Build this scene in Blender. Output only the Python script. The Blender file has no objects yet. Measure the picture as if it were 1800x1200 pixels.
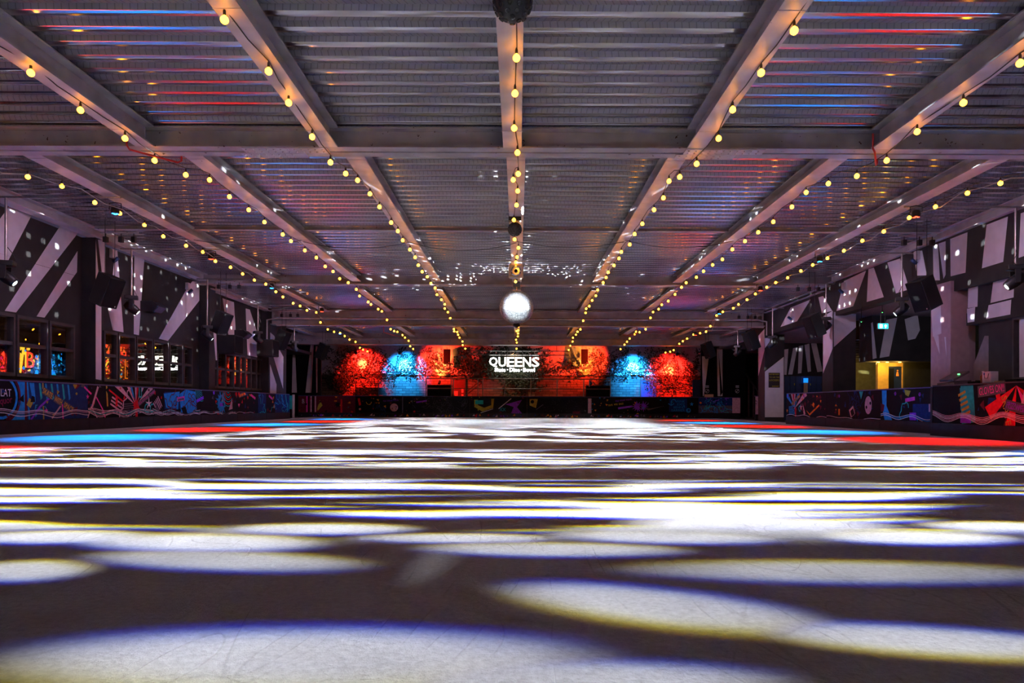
import bpy, bmesh, math, random
from mathutils import Vector, Matrix
RND = random.Random(11)
SC = bpy.context.scene
COL = SC.collection
PI = math.pi
# ------------------------------------------------------------------ photo geometry (pixel -> place)
F, X0, Y0, EYE, ROLL = 1200.0, 910.0, 713.0, 0.665, 0.004

def ray(px, py):
    dx, dy = px - X0, Y0 - py
    return (dx - ROLL*dy)/F, (dy + ROLL*dx)/F

def at(px, py, Y):
    a, b = ray(px, py)
    return Vector((a*Y, Y, EYE + b*Y))

def onx(px, py, X):
    a, b = ray(px, py)
    return Vector((X, X/a, EYE + b*X/a))

def atz(px, py, Z):
    a, b = ray(px, py)
    Y = (Z - EYE)/b
    return Vector((a*Y, Y, Z))

# ------------------------------------------------------------------ materials
def lin(c):
    return tuple(((x/12.92) if x <= .04045 else ((x+.055)/1.055)**2.4) for x in c)

class NT:
    def __init__(s, tree):
        s.t = tree; s.n = tree.nodes; s.l = tree.links
    def node(s, typ, **kw):
        n = s.n.new(typ)
        for k, v in kw.items(): setattr(n, k, v)
        return n
    def put(s, sock, v):
        if isinstance(v, bpy.types.NodeSocket): s.l.new(v, sock)
        else: sock.default_value = v
    def m(s, op, a, b=None, c=None, clamp=False):
        n = s.node('ShaderNodeMath', operation=op); n.use_clamp = clamp
        for i, v in enumerate((a, b, c)):
            if v is not None: s.put(n.inputs[i], v)
        return n.outputs[0]
    def comb(s, a, b, c):
        n = s.node('ShaderNodeCombineXYZ')
        for i, v in enumerate((a, b, c)): s.put(n.inputs[i], v)
        return n.outputs[0]
    def sep(s, v):
        n = s.node('ShaderNodeSeparateXYZ'); s.l.new(v, n.inputs[0]); return n.outputs
    def noise(s, vec, scale=5, detail=2, rough=.5):
        n = s.node('ShaderNodeTexNoise')
        if vec is not None: s.l.new(vec, n.inputs['Vector'])
        n.inputs['Scale'].default_value = scale; n.inputs['Detail'].default_value = detail
        n.inputs['Roughness'].default_value = rough
        return n.outputs['Fac']
    def ramp(s, f, stops):
        n = s.node('ShaderNodeValToRGB'); s.l.new(f, n.inputs[0])
        e = n.color_ramp.elements
        while len(e) < len(stops): e.new(.5)
        for i, (p, c) in enumerate(stops):
            e[i].position = p; e[i].color = (c[0], c[1], c[2], 1)
        return n.outputs[0]
    def smooth(s, x, lo, hi):
        n = s.node('ShaderNodeMapRange', interpolation_type='SMOOTHSTEP')
        s.put(n.inputs[0], x); s.put(n.inputs[1], lo); s.put(n.inputs[2], hi)
        n.inputs[3].default_value = 0; n.inputs[4].default_value = 1
        return n.outputs[0]

def base_mat(name):
    m = bpy.data.materials.new(name); m.use_nodes = True
    nt = NT(m.node_tree)
    b = m.node_tree.nodes['Principled BSDF']
    return m, nt, b

def mk(name, col, rough=.6, metal=0.0, var=.12, scale=6, bump=0.0, emit=None, es=0.0, spec=.4):
    m, nt, b = base_mat(name)
    tc = nt.node('ShaderNodeTexCoord').outputs['Object']
    f = nt.noise(tc, scale, 1, .6)
    lo = tuple(max(0, x*(1-var)) for x in col); hi = tuple(min(1, x*(1+var)) for x in col)
    nt.l.new(nt.ramp(f, [(.3, lo), (.7, hi)]), b.inputs['Base Color'])
    b.inputs['Roughness'].default_value = rough
    b.inputs['Metallic'].default_value = metal
    b.inputs['Specular IOR Level'].default_value = spec
    if bump:
        bp = nt.node('ShaderNodeBump'); bp.inputs['Strength'].default_value = bump
        bp.inputs['Distance'].default_value = .01
        nt.l.new(nt.noise(tc, scale*8, 3), bp.inputs['Height']); nt.l.new(bp.outputs[0], b.inputs['Normal'])
    if emit:
        b.inputs['Emission Color'].default_value = (*emit, 1); b.inputs['Emission Strength'].default_value = es
    return m

def glow(name, col, s):
    return mk(name, tuple(.6*c for c in col), .4, var=.02, emit=col, es=s)

M = {}
M['black'] = mk('black_plastic', (.012, .012, .013), .45)
M['black_matt'] = mk('black_matt', (.008, .008, .009), .9, spec=.1)
M['cloth'] = mk('black_drape', (.006, .006, .007), .95, spec=.05)
M['steel'] = mk('galvanised_tube', (.42, .40, .38), .38, .8, scale=20)
M['chrome'] = mk('chrome_tube', (.65, .65, .66), .2, 1)
M['cable'] = mk('cable_rubber', (.015, .014, .014), .6)
M['cable_white'] = mk('cable_white', (.5, .48, .45), .6)
M['red_pipe'] = mk('red_conduit_paint', (.45, .02, .015), .45)
M['wallblack'] = mk('wall_black_paint', (.017, .0145, .014), .75, var=.25, scale=3)
M['wallwhite'] = mk('wall_white_paint', (.62, .60, .63), .75, var=.06, scale=4)
M['frame'] = mk('window_frame_brown', (.045, .037, .037), .6, var=.2)
M['rubber'] = mk('rubber_floor', (.03, .03, .032), .85, scale=30)
M['navy'] = mk('navy_locker_paint', (.012, .03, .10), .5)
M['bluedoor'] = mk('blue_door_paint', (.02, .05, .22), .5)
M['yellowwall'] = mk('ochre_wall_paint', (.65, .42, .10), .7)
M['warmled'] = glow('warm_downlight', (1, .6, .15), 6)
M['paper'] = mk('paper_white', (.6, .55, .55), .8)
M['brownglass'] = mk('brown_bottle', (.12, .03, .01), .2)
M['ply'] = mk('pale_board', (.45, .30, .18), .7)
M['leaf'] = mk('dark_leaf', (.012, .022, .008), .55, var=.5, scale=2)
M['stem'] = mk('dark_stem', (.03, .018, .010), .8)
M['redled'] = glow('red_led', (1, .03, .01), 12)
M['blueled'] = glow('blue_led', (.02, .35, 1), 12)
M['whitelens'] = glow('white_lens', (.8, 1, .95), 9)
M['tinyled'] = glow('tiny_status_led', (.1, 1, .2), 3)
M['kick'] = mk('kick_plate_dark', (.013, .011, .014), .5, var=.3, scale=4, spec=.15)
M['cap'] = mk('cap_rail_blue', (.06, .05, .16), .35)
PAL_COL = [(.005, .0045, .006), (.80, .74, .80), (.015, .27, .66), (.62, .012, .02), (.78, .06, .38), (.85, .48, .02),
           (.26, .05, .70), (.02, .42, .42), (.085, .08, .10), (.75, .20, .015), (.10, .008, .02), (.008, .030, .13), (.42, .33, .04), (.60, .36, .44), (.35, .02, .06)]
PAL = [mk('mural_paint', c,   .55, var=.18, scale=9, spec=.04) for c in PAL_COL]
K, W, B, RD, PK, YE, PU, TE, GR, OR, MA, NV, OL, DP , MA2 = range(15)

def painted_steel(name, col, rust):
    m, nt, b = base_mat(name)
    tc = nt.node('ShaderNodeTexCoord').outputs['Object']
    f = nt.noise(tc, 1.6, 2, .65)
    base = nt.ramp(f, [(.32, tuple(c*.72 for c in col)), (.68, tuple(min(1, c*1.15) for c in col))])
    g = nt.noise(tc, 7, 3, .7)
    mask = nt.smooth(g, rust, rust+.03)
    mx = nt.node('ShaderNodeMix', data_type='RGBA')
    nt.l.new(mask, mx.inputs[0]); nt.l.new(base, mx.inputs[6]); mx.inputs[7].default_value = (.07, .025, .012, 1)
    nt.l.new(mx.outputs[2], b.inputs['Base Color'])
    b.inputs['Roughness'].default_value = .42
    return m
M['beam'] = painted_steel('beam_grey_paint', (.56, .53, .56), .71)
M['crossbeam'] = painted_steel('cross_beam_grey_paint', (.42, .39, .40), .66)

def deck_mat(crest):
    m, nt, b = base_mat('corrugated_steel_crest' if crest else 'corrugated_steel_shade_tint')
    tc = nt.node('ShaderNodeTexCoord').outputs['Object']
    x, y, z = nt.sep(tc)
    big = nt.noise(tc, .7, 1, .6)
    if crest:
        nt.l.new(nt.ramp(big, [(.3, (.52, .52, .57)), (.7, (.70, .70, .75))]), b.inputs['Base Color'])
        b.inputs['Metallic'].default_value = 1.0
        nt.l.new(nt.m('ADD', nt.m('MULTIPLY', nt.noise(tc, 3, 1), .07), .125), b.inputs['Roughness'])
        return m
    # shade put into the colour: darker recess, dark slanted dashes in place of embossing
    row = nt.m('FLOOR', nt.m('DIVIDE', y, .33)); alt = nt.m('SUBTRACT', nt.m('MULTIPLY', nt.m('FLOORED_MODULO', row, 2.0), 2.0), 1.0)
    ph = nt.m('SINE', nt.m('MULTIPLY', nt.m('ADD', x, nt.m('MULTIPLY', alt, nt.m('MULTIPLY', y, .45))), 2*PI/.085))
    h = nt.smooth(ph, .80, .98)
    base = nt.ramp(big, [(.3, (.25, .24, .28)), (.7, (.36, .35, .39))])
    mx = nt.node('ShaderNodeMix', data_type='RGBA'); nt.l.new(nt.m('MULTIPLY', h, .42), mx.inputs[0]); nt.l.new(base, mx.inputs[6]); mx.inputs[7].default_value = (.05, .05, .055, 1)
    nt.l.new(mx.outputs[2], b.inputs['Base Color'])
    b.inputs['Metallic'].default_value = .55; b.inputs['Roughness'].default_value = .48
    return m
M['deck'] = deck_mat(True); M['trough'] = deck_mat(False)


def ice_mat():
    m, nt, b = base_mat('scratched_ice')
    tc = nt.node('ShaderNodeTexCoord').outputs['Object']
    lines = None
    for rz, sc, off, w in ((.3, .9, 0.0, .0030), (1.35, 1.3, 3.0, .0045), (2.4, 2.3, 7.0, .007), (.9, 4.2, 12.0, .010)):
        mp = nt.node('ShaderNodeMapping'); mp.inputs['Rotation'].default_value = (0, 0, rz); mp.inputs['Scale'].default_value = (1, .32, 1); mp.inputs['Location'].default_value = (off, off, 0)
        nt.l.new(tc, mp.inputs[0])
        n = nt.noise(mp.outputs[0], sc, 0, .5)
        l = nt.m('SUBTRACT', 1.0, nt.smooth(nt.m('ABSOLUTE', nt.m('SUBTRACT', n, .5)), 0.0, w))
        lines = l if lines is None else nt.m('MAXIMUM', lines, l)
    lines = nt.m('MULTIPLY', lines, nt.smooth(nt.noise(tc, 1.9, 1, .5), .46, .60))
    grain = nt.noise(tc, 38, 4, .72)
    big = nt.noise(tc, 1.3, 2, .65)
    hgt = nt.m('ADD', grain, nt.m('MULTIPLY', lines, -.30))
    bp = nt.node('ShaderNodeBump'); bp.inputs['Strength'].default_value = 1.0; bp.inputs['Distance'].default_value = .016
    nt.l.new(hgt, bp.inputs['Height']); nt.l.new(bp.outputs[0], b.inputs['Normal'])
    mix = nt.m('ADD', nt.m('ADD', nt.m('MULTIPLY', big, .5), nt.m('MULTIPLY', grain, .5)), nt.m('MULTIPLY', lines, -.09))
    nt.l.new(nt.ramp(mix, [(.34, (.46, .46, .48)), (.64, (.80, .81, .84))]), b.inputs['Base Color'])
    b.inputs['Roughness'].default_value = .55
    b.inputs['Specular IOR Level'].default_value = .25
    return m
M['ice'] = ice_mat()

def brick_mat():
    m, nt, b = base_mat('brick_wall')
    tc = nt.node('ShaderNodeTexCoord').outputs['Object']
    x, y, z = nt.sep(tc)
    br = nt.node('ShaderNodeTexBrick'); nt.l.new(nt.comb(x, z, 0.0), br.inputs['Vector'])
    br.inputs['Scale'].default_value = 1.0; br.inputs['Brick Width'].default_value = .46; br.inputs['Row Height'].default_value = .16
    br.inputs['Mortar Size'].default_value = .014
    br.inputs['Color1'].default_value = (.20, .14, .10, 1); br.inputs['Color2'].default_value = (.10, .065, .05, 1)
    br.inputs['Mortar'].default_value = (.035, .025, .022, 1)
    nt.l.new(br.outputs['Color'], b.inputs['Base Color']); b.inputs['Roughness'].default_value = .85
    bp = nt.node('ShaderNodeBump'); bp.inputs['Strength'].default_value = .6; bp.inputs['Distance'].default_value = .02; bp.invert = True
    nt.l.new(br.outputs['Fac'], bp.inputs['Height']); nt.l.new(bp.outputs[0], b.inputs['Normal'])
    return m
M['brick'] = brick_mat()

def glass_mat():
    m = bpy.data.materials.new('window_glass'); m.use_nodes = True
    nt = NT(m.node_tree); nt.n.clear()
    out = nt.node('ShaderNodeOutputMaterial'); tr = nt.node('ShaderNodeBsdfTransparent'); gl = nt.node('ShaderNodeBsdfGlossy')
    tr.inputs[0].default_value = (.86, .86, .88, 1); gl.inputs['Roughness'].default_value = .0
    g = nt.node('ShaderNodeNewGeometry'); dt = nt.node('ShaderNodeVectorMath', operation='DOT_PRODUCT')
    nt.l.new(g.outputs['Normal'], dt.inputs[0]); nt.l.new(g.outputs['Incoming'], dt.inputs[1])
    fres = nt.m('ADD', .045, nt.m('MULTIPLY', nt.m('POWER', nt.m('SUBTRACT', 1.0, nt.m('ABSOLUTE', dt.outputs['Value'])), 4.0), .95))
    wob = nt.node('ShaderNodeBump'); wob.inputs['Strength'].default_value = .012; wob.inputs['Distance'].default_value = .05
    nt.l.new(nt.noise(nt.node('ShaderNodeTexCoord').outputs['Object'], 3, 1), wob.inputs['Height'])
    nt.l.new(wob.outputs[0], gl.inputs['Normal'])
    mx = nt.node('ShaderNodeMixShader')
    nt.l.new(nt.m('MULTIPLY', fres, 2.3, clamp=True), mx.inputs[0]); nt.l.new(tr.outputs[0], mx.inputs[1]); nt.l.new(gl.outputs[0], mx.inputs[2])
    nt.l.new(mx.outputs[0], out.inputs[0])
    return m
M['glass'] = glass_mat()
M['mirror'] = mk('mirror_tiles', (.72, .75, .8), .42, .5, var=.5, scale=16)
M['bulb'] = glow('warm_bulb_glass', (1.0, .34, .014), 19)
M['neon'] = glow('white_neon_tube', (1.0, 1.0, .88), 5)
M['neon2'] = glow('white_neon_script', (1.0, .97, 1.0), 7)
M['exitglow'] = glow('exit_sign_face', (.02, .65, .75), 2.2)
M['exitwhite'] = glow('exit_sign_symbol', (.8, 1, 1), 3)
M['signred'] = glow('glowing_red', (1, .06, .02), 1.1)
M['signyel'] = glow('glowing_yellow', (1, .62, .04), 1.1)
M['signblue'] = glow('glowing_blue', (.01, .28, 1), .9)
M['signcyan'] = glow('glowing_cyan', (.01, .45, .7), .7)
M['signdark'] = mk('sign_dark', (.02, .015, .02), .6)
M['signor'] = glow('glowing_orange', (1, .25, .02), .6)
M['signmag'] = glow('glowing_magenta', (.7, .02, .25), .35)
M['amberwall'] = mk('amber_letters', (.5, .3, .03), .6)
M['yellowprint'] = mk('yellow_print', (.45, .40, .02), .6)

# ------------------------------------------------------------------ mesh builder
class MB:
    def __init__(s):
        s.v = []; s.f = []; s.mi = []; s.sm = []
    def add(s, vs, fs, m=0, smooth=False):
        o = len(s.v); s.v += [Vector(v) for v in vs]
        for f in fs:
            s.f.append([i+o for i in f]); s.mi.append(m); s.sm.append(smooth)
        return s
    def box(s, c, d, m=0, rot=None):
        hx, hy, hz = d[0]/2, d[1]/2, d[2]/2
        vs = [Vector((sx*hx, sy*hy, sz*hz)) for sx in (-1, 1) for sy in (-1, 1) for sz in (-1, 1)]
        if rot is not None: vs = [rot @ v for v in vs]
        c = Vector(c)
        return s.add([c+v for v in vs], [(0, 1, 3, 2), (4, 6, 7, 5), (0, 4, 5, 1), (2, 3, 7, 6), (0, 2, 6, 4), (1, 5, 7, 3)], m)
    def bx(s, x0, x1, y0, y1, z0, z1, m=0):
        return s.box(((x0+x1)/2, (y0+y1)/2, (z0+z1)/2), (abs(x1-x0), abs(y1-y0), abs(z1-z0)), m)
    def poly(s, pts, m=0):
        return s.add(pts, [tuple(range(len(pts)))], m)
    def prism(s, pts, ext, m=0):
        n = len(pts); e = Vector(ext); p = [Vector(q) for q in pts]
        return s.add(p + [q+e for q in p], [tuple(range(n))[::-1], tuple(range(n, 2*n))] + [(i, (i+1) % n, n+(i+1) % n, n+i) for i in range(n)], m)
    def tube(s, pts, r, n=8, m=0, cap=True):
        pts = [Vector(p) for p in pts]; k = len(pts); vs = []; fs = []
        rs = r if isinstance(r, (list, tuple)) else [r]*k
        up = None
        for i, p in enumerate(pts):
            t = (pts[min(i+1, k-1)] - pts[max(i-1, 0)]).normalized()
            if up is None or abs(up.dot(t)) > .98: up = Vector((0, 0, 1)) if abs(t.z) < .9 else Vector((0, 1, 0))
            a = t.cross(up).normalized(); b = a.cross(t).normalized(); up = b
            for j in range(n):
                w = 2*PI*j/n
                vs.append(p + (a*math.cos(w) + b*math.sin(w))*rs[i])
        for i in range(k-1):
            for j in range(n):
                fs.append((i*n+j, i*n+(j+1) % n, (i+1)*n+(j+1) % n, (i+1)*n+j))
        s.add(vs, fs, m, True)
        if cap:
            s.add(vs[:n], [tuple(range(n))], m); s.add(vs[-n:], [tuple(range(n))[::-1]], m)
        return s
    def lathe(s, prof, n=16, m=0, M4=None, smooth=True):
        vs = []; fs = []; k = len(prof)
        for (r, z) in prof:
            for j in range(n):
                w = 2*PI*j/n; vs.append(Vector((r*math.cos(w), r*math.sin(w), z)))
        for i in range(k-1):
            for j in range(n):
                fs.append((i*n+j, i*n+(j+1) % n, (i+1)*n+(j+1) % n, (i+1)*n+j))
        if prof[0][0] > 1e-4: fs.append(tuple(range(n))[::-1])
        if prof[-1][0] > 1e-4: fs.append(tuple(range((k-1)*n, k*n)))
        if M4 is not None: vs = [M4 @ v for v in vs]
        return s.add(vs, fs, m, smooth)
    def xf(s, M4):
        s.v = [M4 @ v for v in s.v]; return s
    def build(s, name, mats, parent=None, bevel=0, origin=None):
        me = bpy.data.meshes.new(name)
        o3 = Vector(origin) if origin is not None else Vector((0, 0, 0))
        me.from_pydata([tuple(v-o3) for v in s.v], [], s.f)
        if not isinstance(mats, (list, tuple)): mats = [mats]
        for m in mats: me.materials.append(m)
        for p, mi, sm in zip(me.polygons, s.mi, s.sm):
            p.material_index = min(mi, len(mats)-1); p.use_smooth = sm
        bm = bmesh.new(); bm.from_mesh(me)
        bmesh.ops.recalc_face_normals(bm, faces=bm.faces)
        bm.to_mesh(me); bm.free(); me.update()
        o = bpy.data.objects.new(name, me); COL.objects.link(o)
        if parent is not None: o.parent = parent
        elif origin is not None: o.location = o3
        if bevel:
            b = o.modifiers.new('b', 'BEVEL'); b.width = bevel; b.segments = 2; b.limit_method = 'ANGLE'
        return o

def tag(o, label=None, cat=None, group=None, kind=None):
    if label: o['label'] = label
    if cat: o['category'] = cat
    if group: o['group'] = group
    if kind: o['kind'] = kind
    return o

def thing(name, label, cat, loc=(0, 0, 0), rz=0.0, group=None, kind=None):
    o = bpy.data.objects.new(name, None); COL.objects.link(o)
    o.location = loc; o.rotation_euler = (0, 0, rz); o.empty_display_size = .1
    return tag(o, label, cat, group, kind)

def copy_tree(o, parent=None):
    c = o.copy(); COL.objects.link(c)
    if parent is not None: c.parent = parent
    for ch in list(o.children): copy_tree(ch, c)
    return c

def struct(name, mb, mats, label=None, bevel=0, origin=None):
    o = mb.build(name, mats, None, bevel, origin)
    return tag(o, label, kind='structure')

_tc = {}
def text_geo(txt, size=1.0, bold=0.0, extr=0.0):
    key = (txt, bold, extr)
    if key not in _tc:
        cu = bpy.data.curves.new('lettering', 'FONT'); cu.body = txt; cu.size = 1.0; cu.offset = bold; cu.extrude = extr; cu.resolution_u = 2
        ob = bpy.data.objects.new('lettering', cu); COL.objects.link(ob)
        dg = bpy.context.evaluated_depsgraph_get()
        me = bpy.data.meshes.new_from_object(ob.evaluated_get(dg))
        vs = [v.co.copy() for v in me.vertices]; fs = [tuple(p.vertices) for p in me.polygons]
        bpy.data.objects.remove(ob); bpy.data.curves.remove(cu); bpy.data.meshes.remove(me)
        x0 = min(v.x for v in vs); x1 = max(v.x for v in vs); y0 = min(v.y for v in vs); y1 = max(v.y for v in vs)
        vs = [Vector((v.x-x0, v.y-y0, v.z)) for v in vs]
        _tc[key] = (vs, fs, x1-x0, y1-y0)
    return _tc[key]

def text_into(mb, txt, x, z, w, h, y, m, ang=0.0, bold=.0, extr=0.0):
    """lettering standing in the local xz plane, facing -y, fitted to w by h, lower corner at x, z"""
    vs, fs, tw, th = text_geo(txt, 1, bold, extr)
    ca, sa = math.cos(ang), math.sin(ang)
    out = []
    for v in vs:
        a, b = v.x*w/tw, v.y*h/th
        out.append(Vector((x + a*ca - b*sa, y - v.z, z + a*sa + b*ca)))
    mb.add(out, fs, m)

# ------------------------------------------------------------------ camera
cam = bpy.data.cameras.new('camera'); cam.sensor_width = 36; cam.lens = 24
cam.shift_x = -10/1800; cam.shift_y = 113/1800; cam.clip_end = 300
co = bpy.data.objects.new('camera', cam); COL.objects.link(co)
co.rotation_mode = 'QUATERNION'
co.rotation_quaternion = (Matrix.Rotation(PI/2, 4, 'X') @ Matrix.Rotation(ROLL, 4, 'Z')).to_quaternion()
co.location = (0, 0, EYE)
SC.camera = co
vs_ = SC.view_settings
vs_.view_transform = 'Standard'; vs_.look = 'None'; vs_.exposure = 0.35; vs_.gamma = 1.0; vs_.use_curve_mapping = False
cy = SC.cycles
cy.max_bounces = 6; cy.diffuse_bounces = 3; cy.glossy_bounces = 3; cy.transmission_bounces = 2; cy.transparent_max_bounces = 8
cy.adaptive_threshold = .04; cy.caustics_reflective = False; cy.caustics_refractive = False
w_ = bpy.data.worlds.new('night'); SC.world = w_; w_.use_nodes = True
bg = w_.node_tree.nodes['Background']; bg.inputs[0].default_value = (.30, .22, .42, 1); bg.inputs[1].default_value = .10
# ------------------------------------------------------------------ floor
IY1 = 37.9
struct('floor', MB().bx(-11.3, 11.3, -7, 38.4, -.25, 0.0), M['ice'], 'scratched white skating ice lit by light patches')
struct('floor_surround', MB().bx(-20, -11.3, -7, 46, -.25, -.01).bx(11.3, 24, -7, 46, -.25, -.01).bx(-11.3, 11.3, 38.4, 46, -.25, -.01), M['rubber'], 'dark rubber floor around the rink')
# ------------------------------------------------------------------ roof
BAYS = [('A', -6.6, 10.76, 4.73, 5.06, .29), ('B', 11.22, 24.66, 5.13, 5.38, .34), ('C', 25.12, 31.12, 4.92, 5.08, .31), ('D', 31.75, 37.95, 4.50, 4.67, .29)]
BEAMX = [-.05 + 2.9*k for k in range(-3, 4)]
EDGE = (-11.38, 11.33)

def deck(y0, y1, z):
    mb = MB(); p = .33; y = y0; prof = []
    while y < y1:
        prof += [(y, z+.065), (y+.025, z+.004), (y+.035, z), (y+.078, z-.003), (y+.086, z+.006), (y+.094, z-.003), (y+.137, z), (y+.147, z+.004), (y+.172, z+.065)]
        y += p
    prof.append((y1, z+.065))
    vs = []; fs = []
    for i, (yy, zz) in enumerate(prof):
        vs += [(-12.0, min(yy, y1), zz), (12.0, min(yy, y1), zz)]
    for i in range(len(prof)-1):
        k = i % 9
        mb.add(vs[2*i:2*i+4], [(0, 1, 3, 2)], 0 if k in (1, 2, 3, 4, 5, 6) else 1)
    # upper skin so the deck is a solid roof sheet
    mb.bx(-12.0, 12.0, y0, y1, z+.12, z+.16, 1)
    return mb
for nm, y0, y1, zb, zd, w in BAYS:
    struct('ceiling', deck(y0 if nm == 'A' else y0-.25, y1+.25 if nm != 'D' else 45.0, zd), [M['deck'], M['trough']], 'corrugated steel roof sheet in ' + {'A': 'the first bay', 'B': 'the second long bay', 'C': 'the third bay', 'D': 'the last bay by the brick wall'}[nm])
BAYW = {'A': 'the first bay', 'B': 'the second bay', 'C': 'the third bay', 'D': 'the last bay'}
LINE = ['third beam line on the windowed side', 'second beam line on the windowed side', 'first beam line on the windowed side', 'middle beam line',
        'first beam line on the column side', 'second beam line on the column side', 'third beam line on the column side']
def ibeam_y(x, y0, y1, zb, zt, w, tf=.022):
    mb = MB()
    mb.bx(x-w/2, x+w/2, y0, y1, zb, zb+tf).bx(x-.012, x+.012, y0, y1, zb+tf, zt-tf).bx(x-w/2, x+w/2, y0, y1, zt-tf, zt)
    return mb
for nm, y0, y1, zb, zd, w in BAYS:
    for k, x in enumerate(BEAMX):
        if nm == 'A': x -= .05
        b = ibeam_y(x, y0, y1, zb, zd-.004, w)
        y = y0 + 1.2
        while y < y1 - .4:          # wire clips round the lower flange
            b.bx(x-w/2-.006, x+w/2+.006, y, y+.008, zb-.006, zb)
            y += 3.1
        struct('roof_beam', b, M['beam'], 'grey steel roof beam on the ' + LINE[k] + ' in ' + BAYW[nm])
    for s, x in zip(('windowed', 'column'), EDGE):
        struct('roof_beam', ibeam_y(x, y0, y1, zb, zd-.004, .32), M['beam'], 'grey steel edge beam along the %s side in %s' % (s, BAYW[nm]))
# big cross beam of twin channels between first and second bay
cb = MB()
for ya, yb in ((10.76, 10.945), (10.995, 11.18)):
    cb.bx(-11.9, 11.9, ya, yb, 4.73, 4.752).bx(-11.9, 11.9, ya, yb, 5.03, 5.055)
cb.bx(-11.9, 11.9, 10.90, 10.92, 4.752, 5.03).bx(-11.9, 11.9, 11.0, 11.02, 4.752, 5.03)
cb.bx(-11.9, 11.9, 11.0, 11.02, 5.055, 5.5)
big = struct('roof_beam', cb, M['crossbeam'], 'heavy twin cross beam with rivets and peeling paint')
for px0, px1 in ((425, 575), (1205, 1345)):
    xa, xb = at(px0, 262, 10.8).x, at(px1, 262, 10.8).x
    sp = MB().bx(xa, xb, 10.77, 10.975, 4.712, 4.728)
    sp.bx(xa-.1, xb-.4, 10.99, 11.19, 4.712, 4.728)
    nb = int((xb-xa)/.11)
    for i in range(nb):
        for yy in (10.82, 10.92):
            sp.lathe([(.018, 4.712), (.016, 4.700), (.0, 4.696)], 6, M4=Matrix.Translation((xa+.06+i*.11, yy, 0)))
        for yy in (11.04, 11.14):
            if i < nb-4: sp.lathe([(.018, 4.712), (.016, 4.700), (.0, 4.696)], 6, M4=Matrix.Translation((xa-.04+i*.11, yy, 0)))
    sp.build('splice_plate', M['beam'], big)
# shallow cross beam half way along the second bay, deep one after it, plus those farther back
b = MB()
xs = [EDGE[0]] + BEAMX + [EDGE[1]]
for i in range(len(xs)-1):
    b.bx(xs[i]+.2, xs[i+1]-.2, 17.96, 18.10, 5.27, 5.285).bx(xs[i]+.2, xs[i+1]-.2, 18.02, 18.04, 5.285, 5.374)
struct('roof_beam', b, M['crossbeam'], 'shallow dark cross beam half way along the second bay')
b = MB().bx(-11.9, 11.9, 24.68, 25.08, 5.04, 5.066).bx(-11.9, 11.9, 24.86, 24.89, 5.066, 5.5)
struct('roof_beam', b, M['crossbeam'], 'dark cross beam just behind the mirror ball')
b = MB().bx(-12.4, 12.4, 31.2, 31.7, 4.34, 4.37).bx(-12.4, 12.4, 31.42, 31.46, 4.37, 5.2).bx(-12.4, 12.4, 31.25, 31.65, 5.0, 5.03)
struct('roof_beam', b, M['crossbeam'], 'deep dark cross beam before the last bay')
b = MB().bx(-13.5, 13.5, 37.95, 38.55, 4.05, 4.08).bx(-13.5, 13.5, 38.1, 38.14, 4.08, 4.70).bx(-13.5, 13.5, 37.96, 38.3, 4.36, 4.39)
struct('roof_beam', b, M['crossbeam'], 'end cross beam in front of the ivy wall')
# service pipes slung under the deep cross beam
tag(MB().tube([(-11.0, 31.12, 4.30), (11.2, 31.12, 4.30)], .05, 8).build('service_pipe', M['crossbeam']), 'long grey service pipe slung under the deep cross beam', 'pipe')
tag(MB().tube([(-11.4, 31.0, 3.2), (-11.4, 31.0, 4.52), (-10.9, 31.0, 4.60), (10.9, 31.0, 4.60), (11.3, 31.0, 4.52), (11.3, 31.0, 3.9)], .045, 8).build('drain_pipe', M['crossbeam']), 'dark drain pipe crossing above the service pipe and dropping at both walls', 'pipe')

# ------------------------------------------------------------------ string lights
def bulb_proto():
    mb = MB()
    r = .042
    prof = [(0, -r*1.0)]
    for i in range(1, 7):
        a = -PI/2 + PI*.86*i/6; prof.append((r*math.cos(a), r*math.sin(a)))
    prof += [(.014, .040), (.0135, .052)]
    mb.lathe(prof, 10)
    o = mb.build('bulb', M['bulb'])
    sk = MB().lathe([(.016, .045), (.0165, .085), (.012, .105), (.006, .118)], 8).build('socket', M['black'], o)
    return o
BULB = None
def flange_z(y):
    for nm, y0, y1, zb, zd, w in BAYS:
        if y < y1 + .25: return zb
    return 4.05
PH = {0: 7.35, 1: 7.22, 2: 7.06, 3: 6.75, 4: 7.12, 5: 6.90, 6: 7.50}
STR_L = ['string of glowing amber bulbs under the beam third from the middle on the windowed side',
         'string of glowing amber bulbs under the beam second from the middle on the windowed side',
         'string of glowing amber bulbs under the beam next to the middle one, windowed side',
         'string of glowing amber bulbs running under the middle beam to the neon sign',
         'string of glowing amber bulbs under the beam next to the middle one, column side',
         'string of glowing amber bulbs under the beam second from the middle on the column side',
         'string of glowing amber bulbs under the beam third from the middle on the column side']
def hang(y, k):
    outer = k in (0, 6)
    pts = [(0, 3.98), (10.0, 3.94), (11.3, 3.91), (13, 4.25), (17, 4.24), (24.0, 4.22), (26, 4.05), (29.8, 4.02), (31.0, 3.50), (32.0, 3.50), (33.5, 3.62), (37.2, 3.40), (38.0, 3.18), (50, 3.16)]
    for (a, za), (b_, zb) in zip(pts, pts[1:]):
        if a <= y <= b_:
            return za + (zb-za)*(y-a)/(b_-a) + .665 - (.05 if outer else 0)
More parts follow.
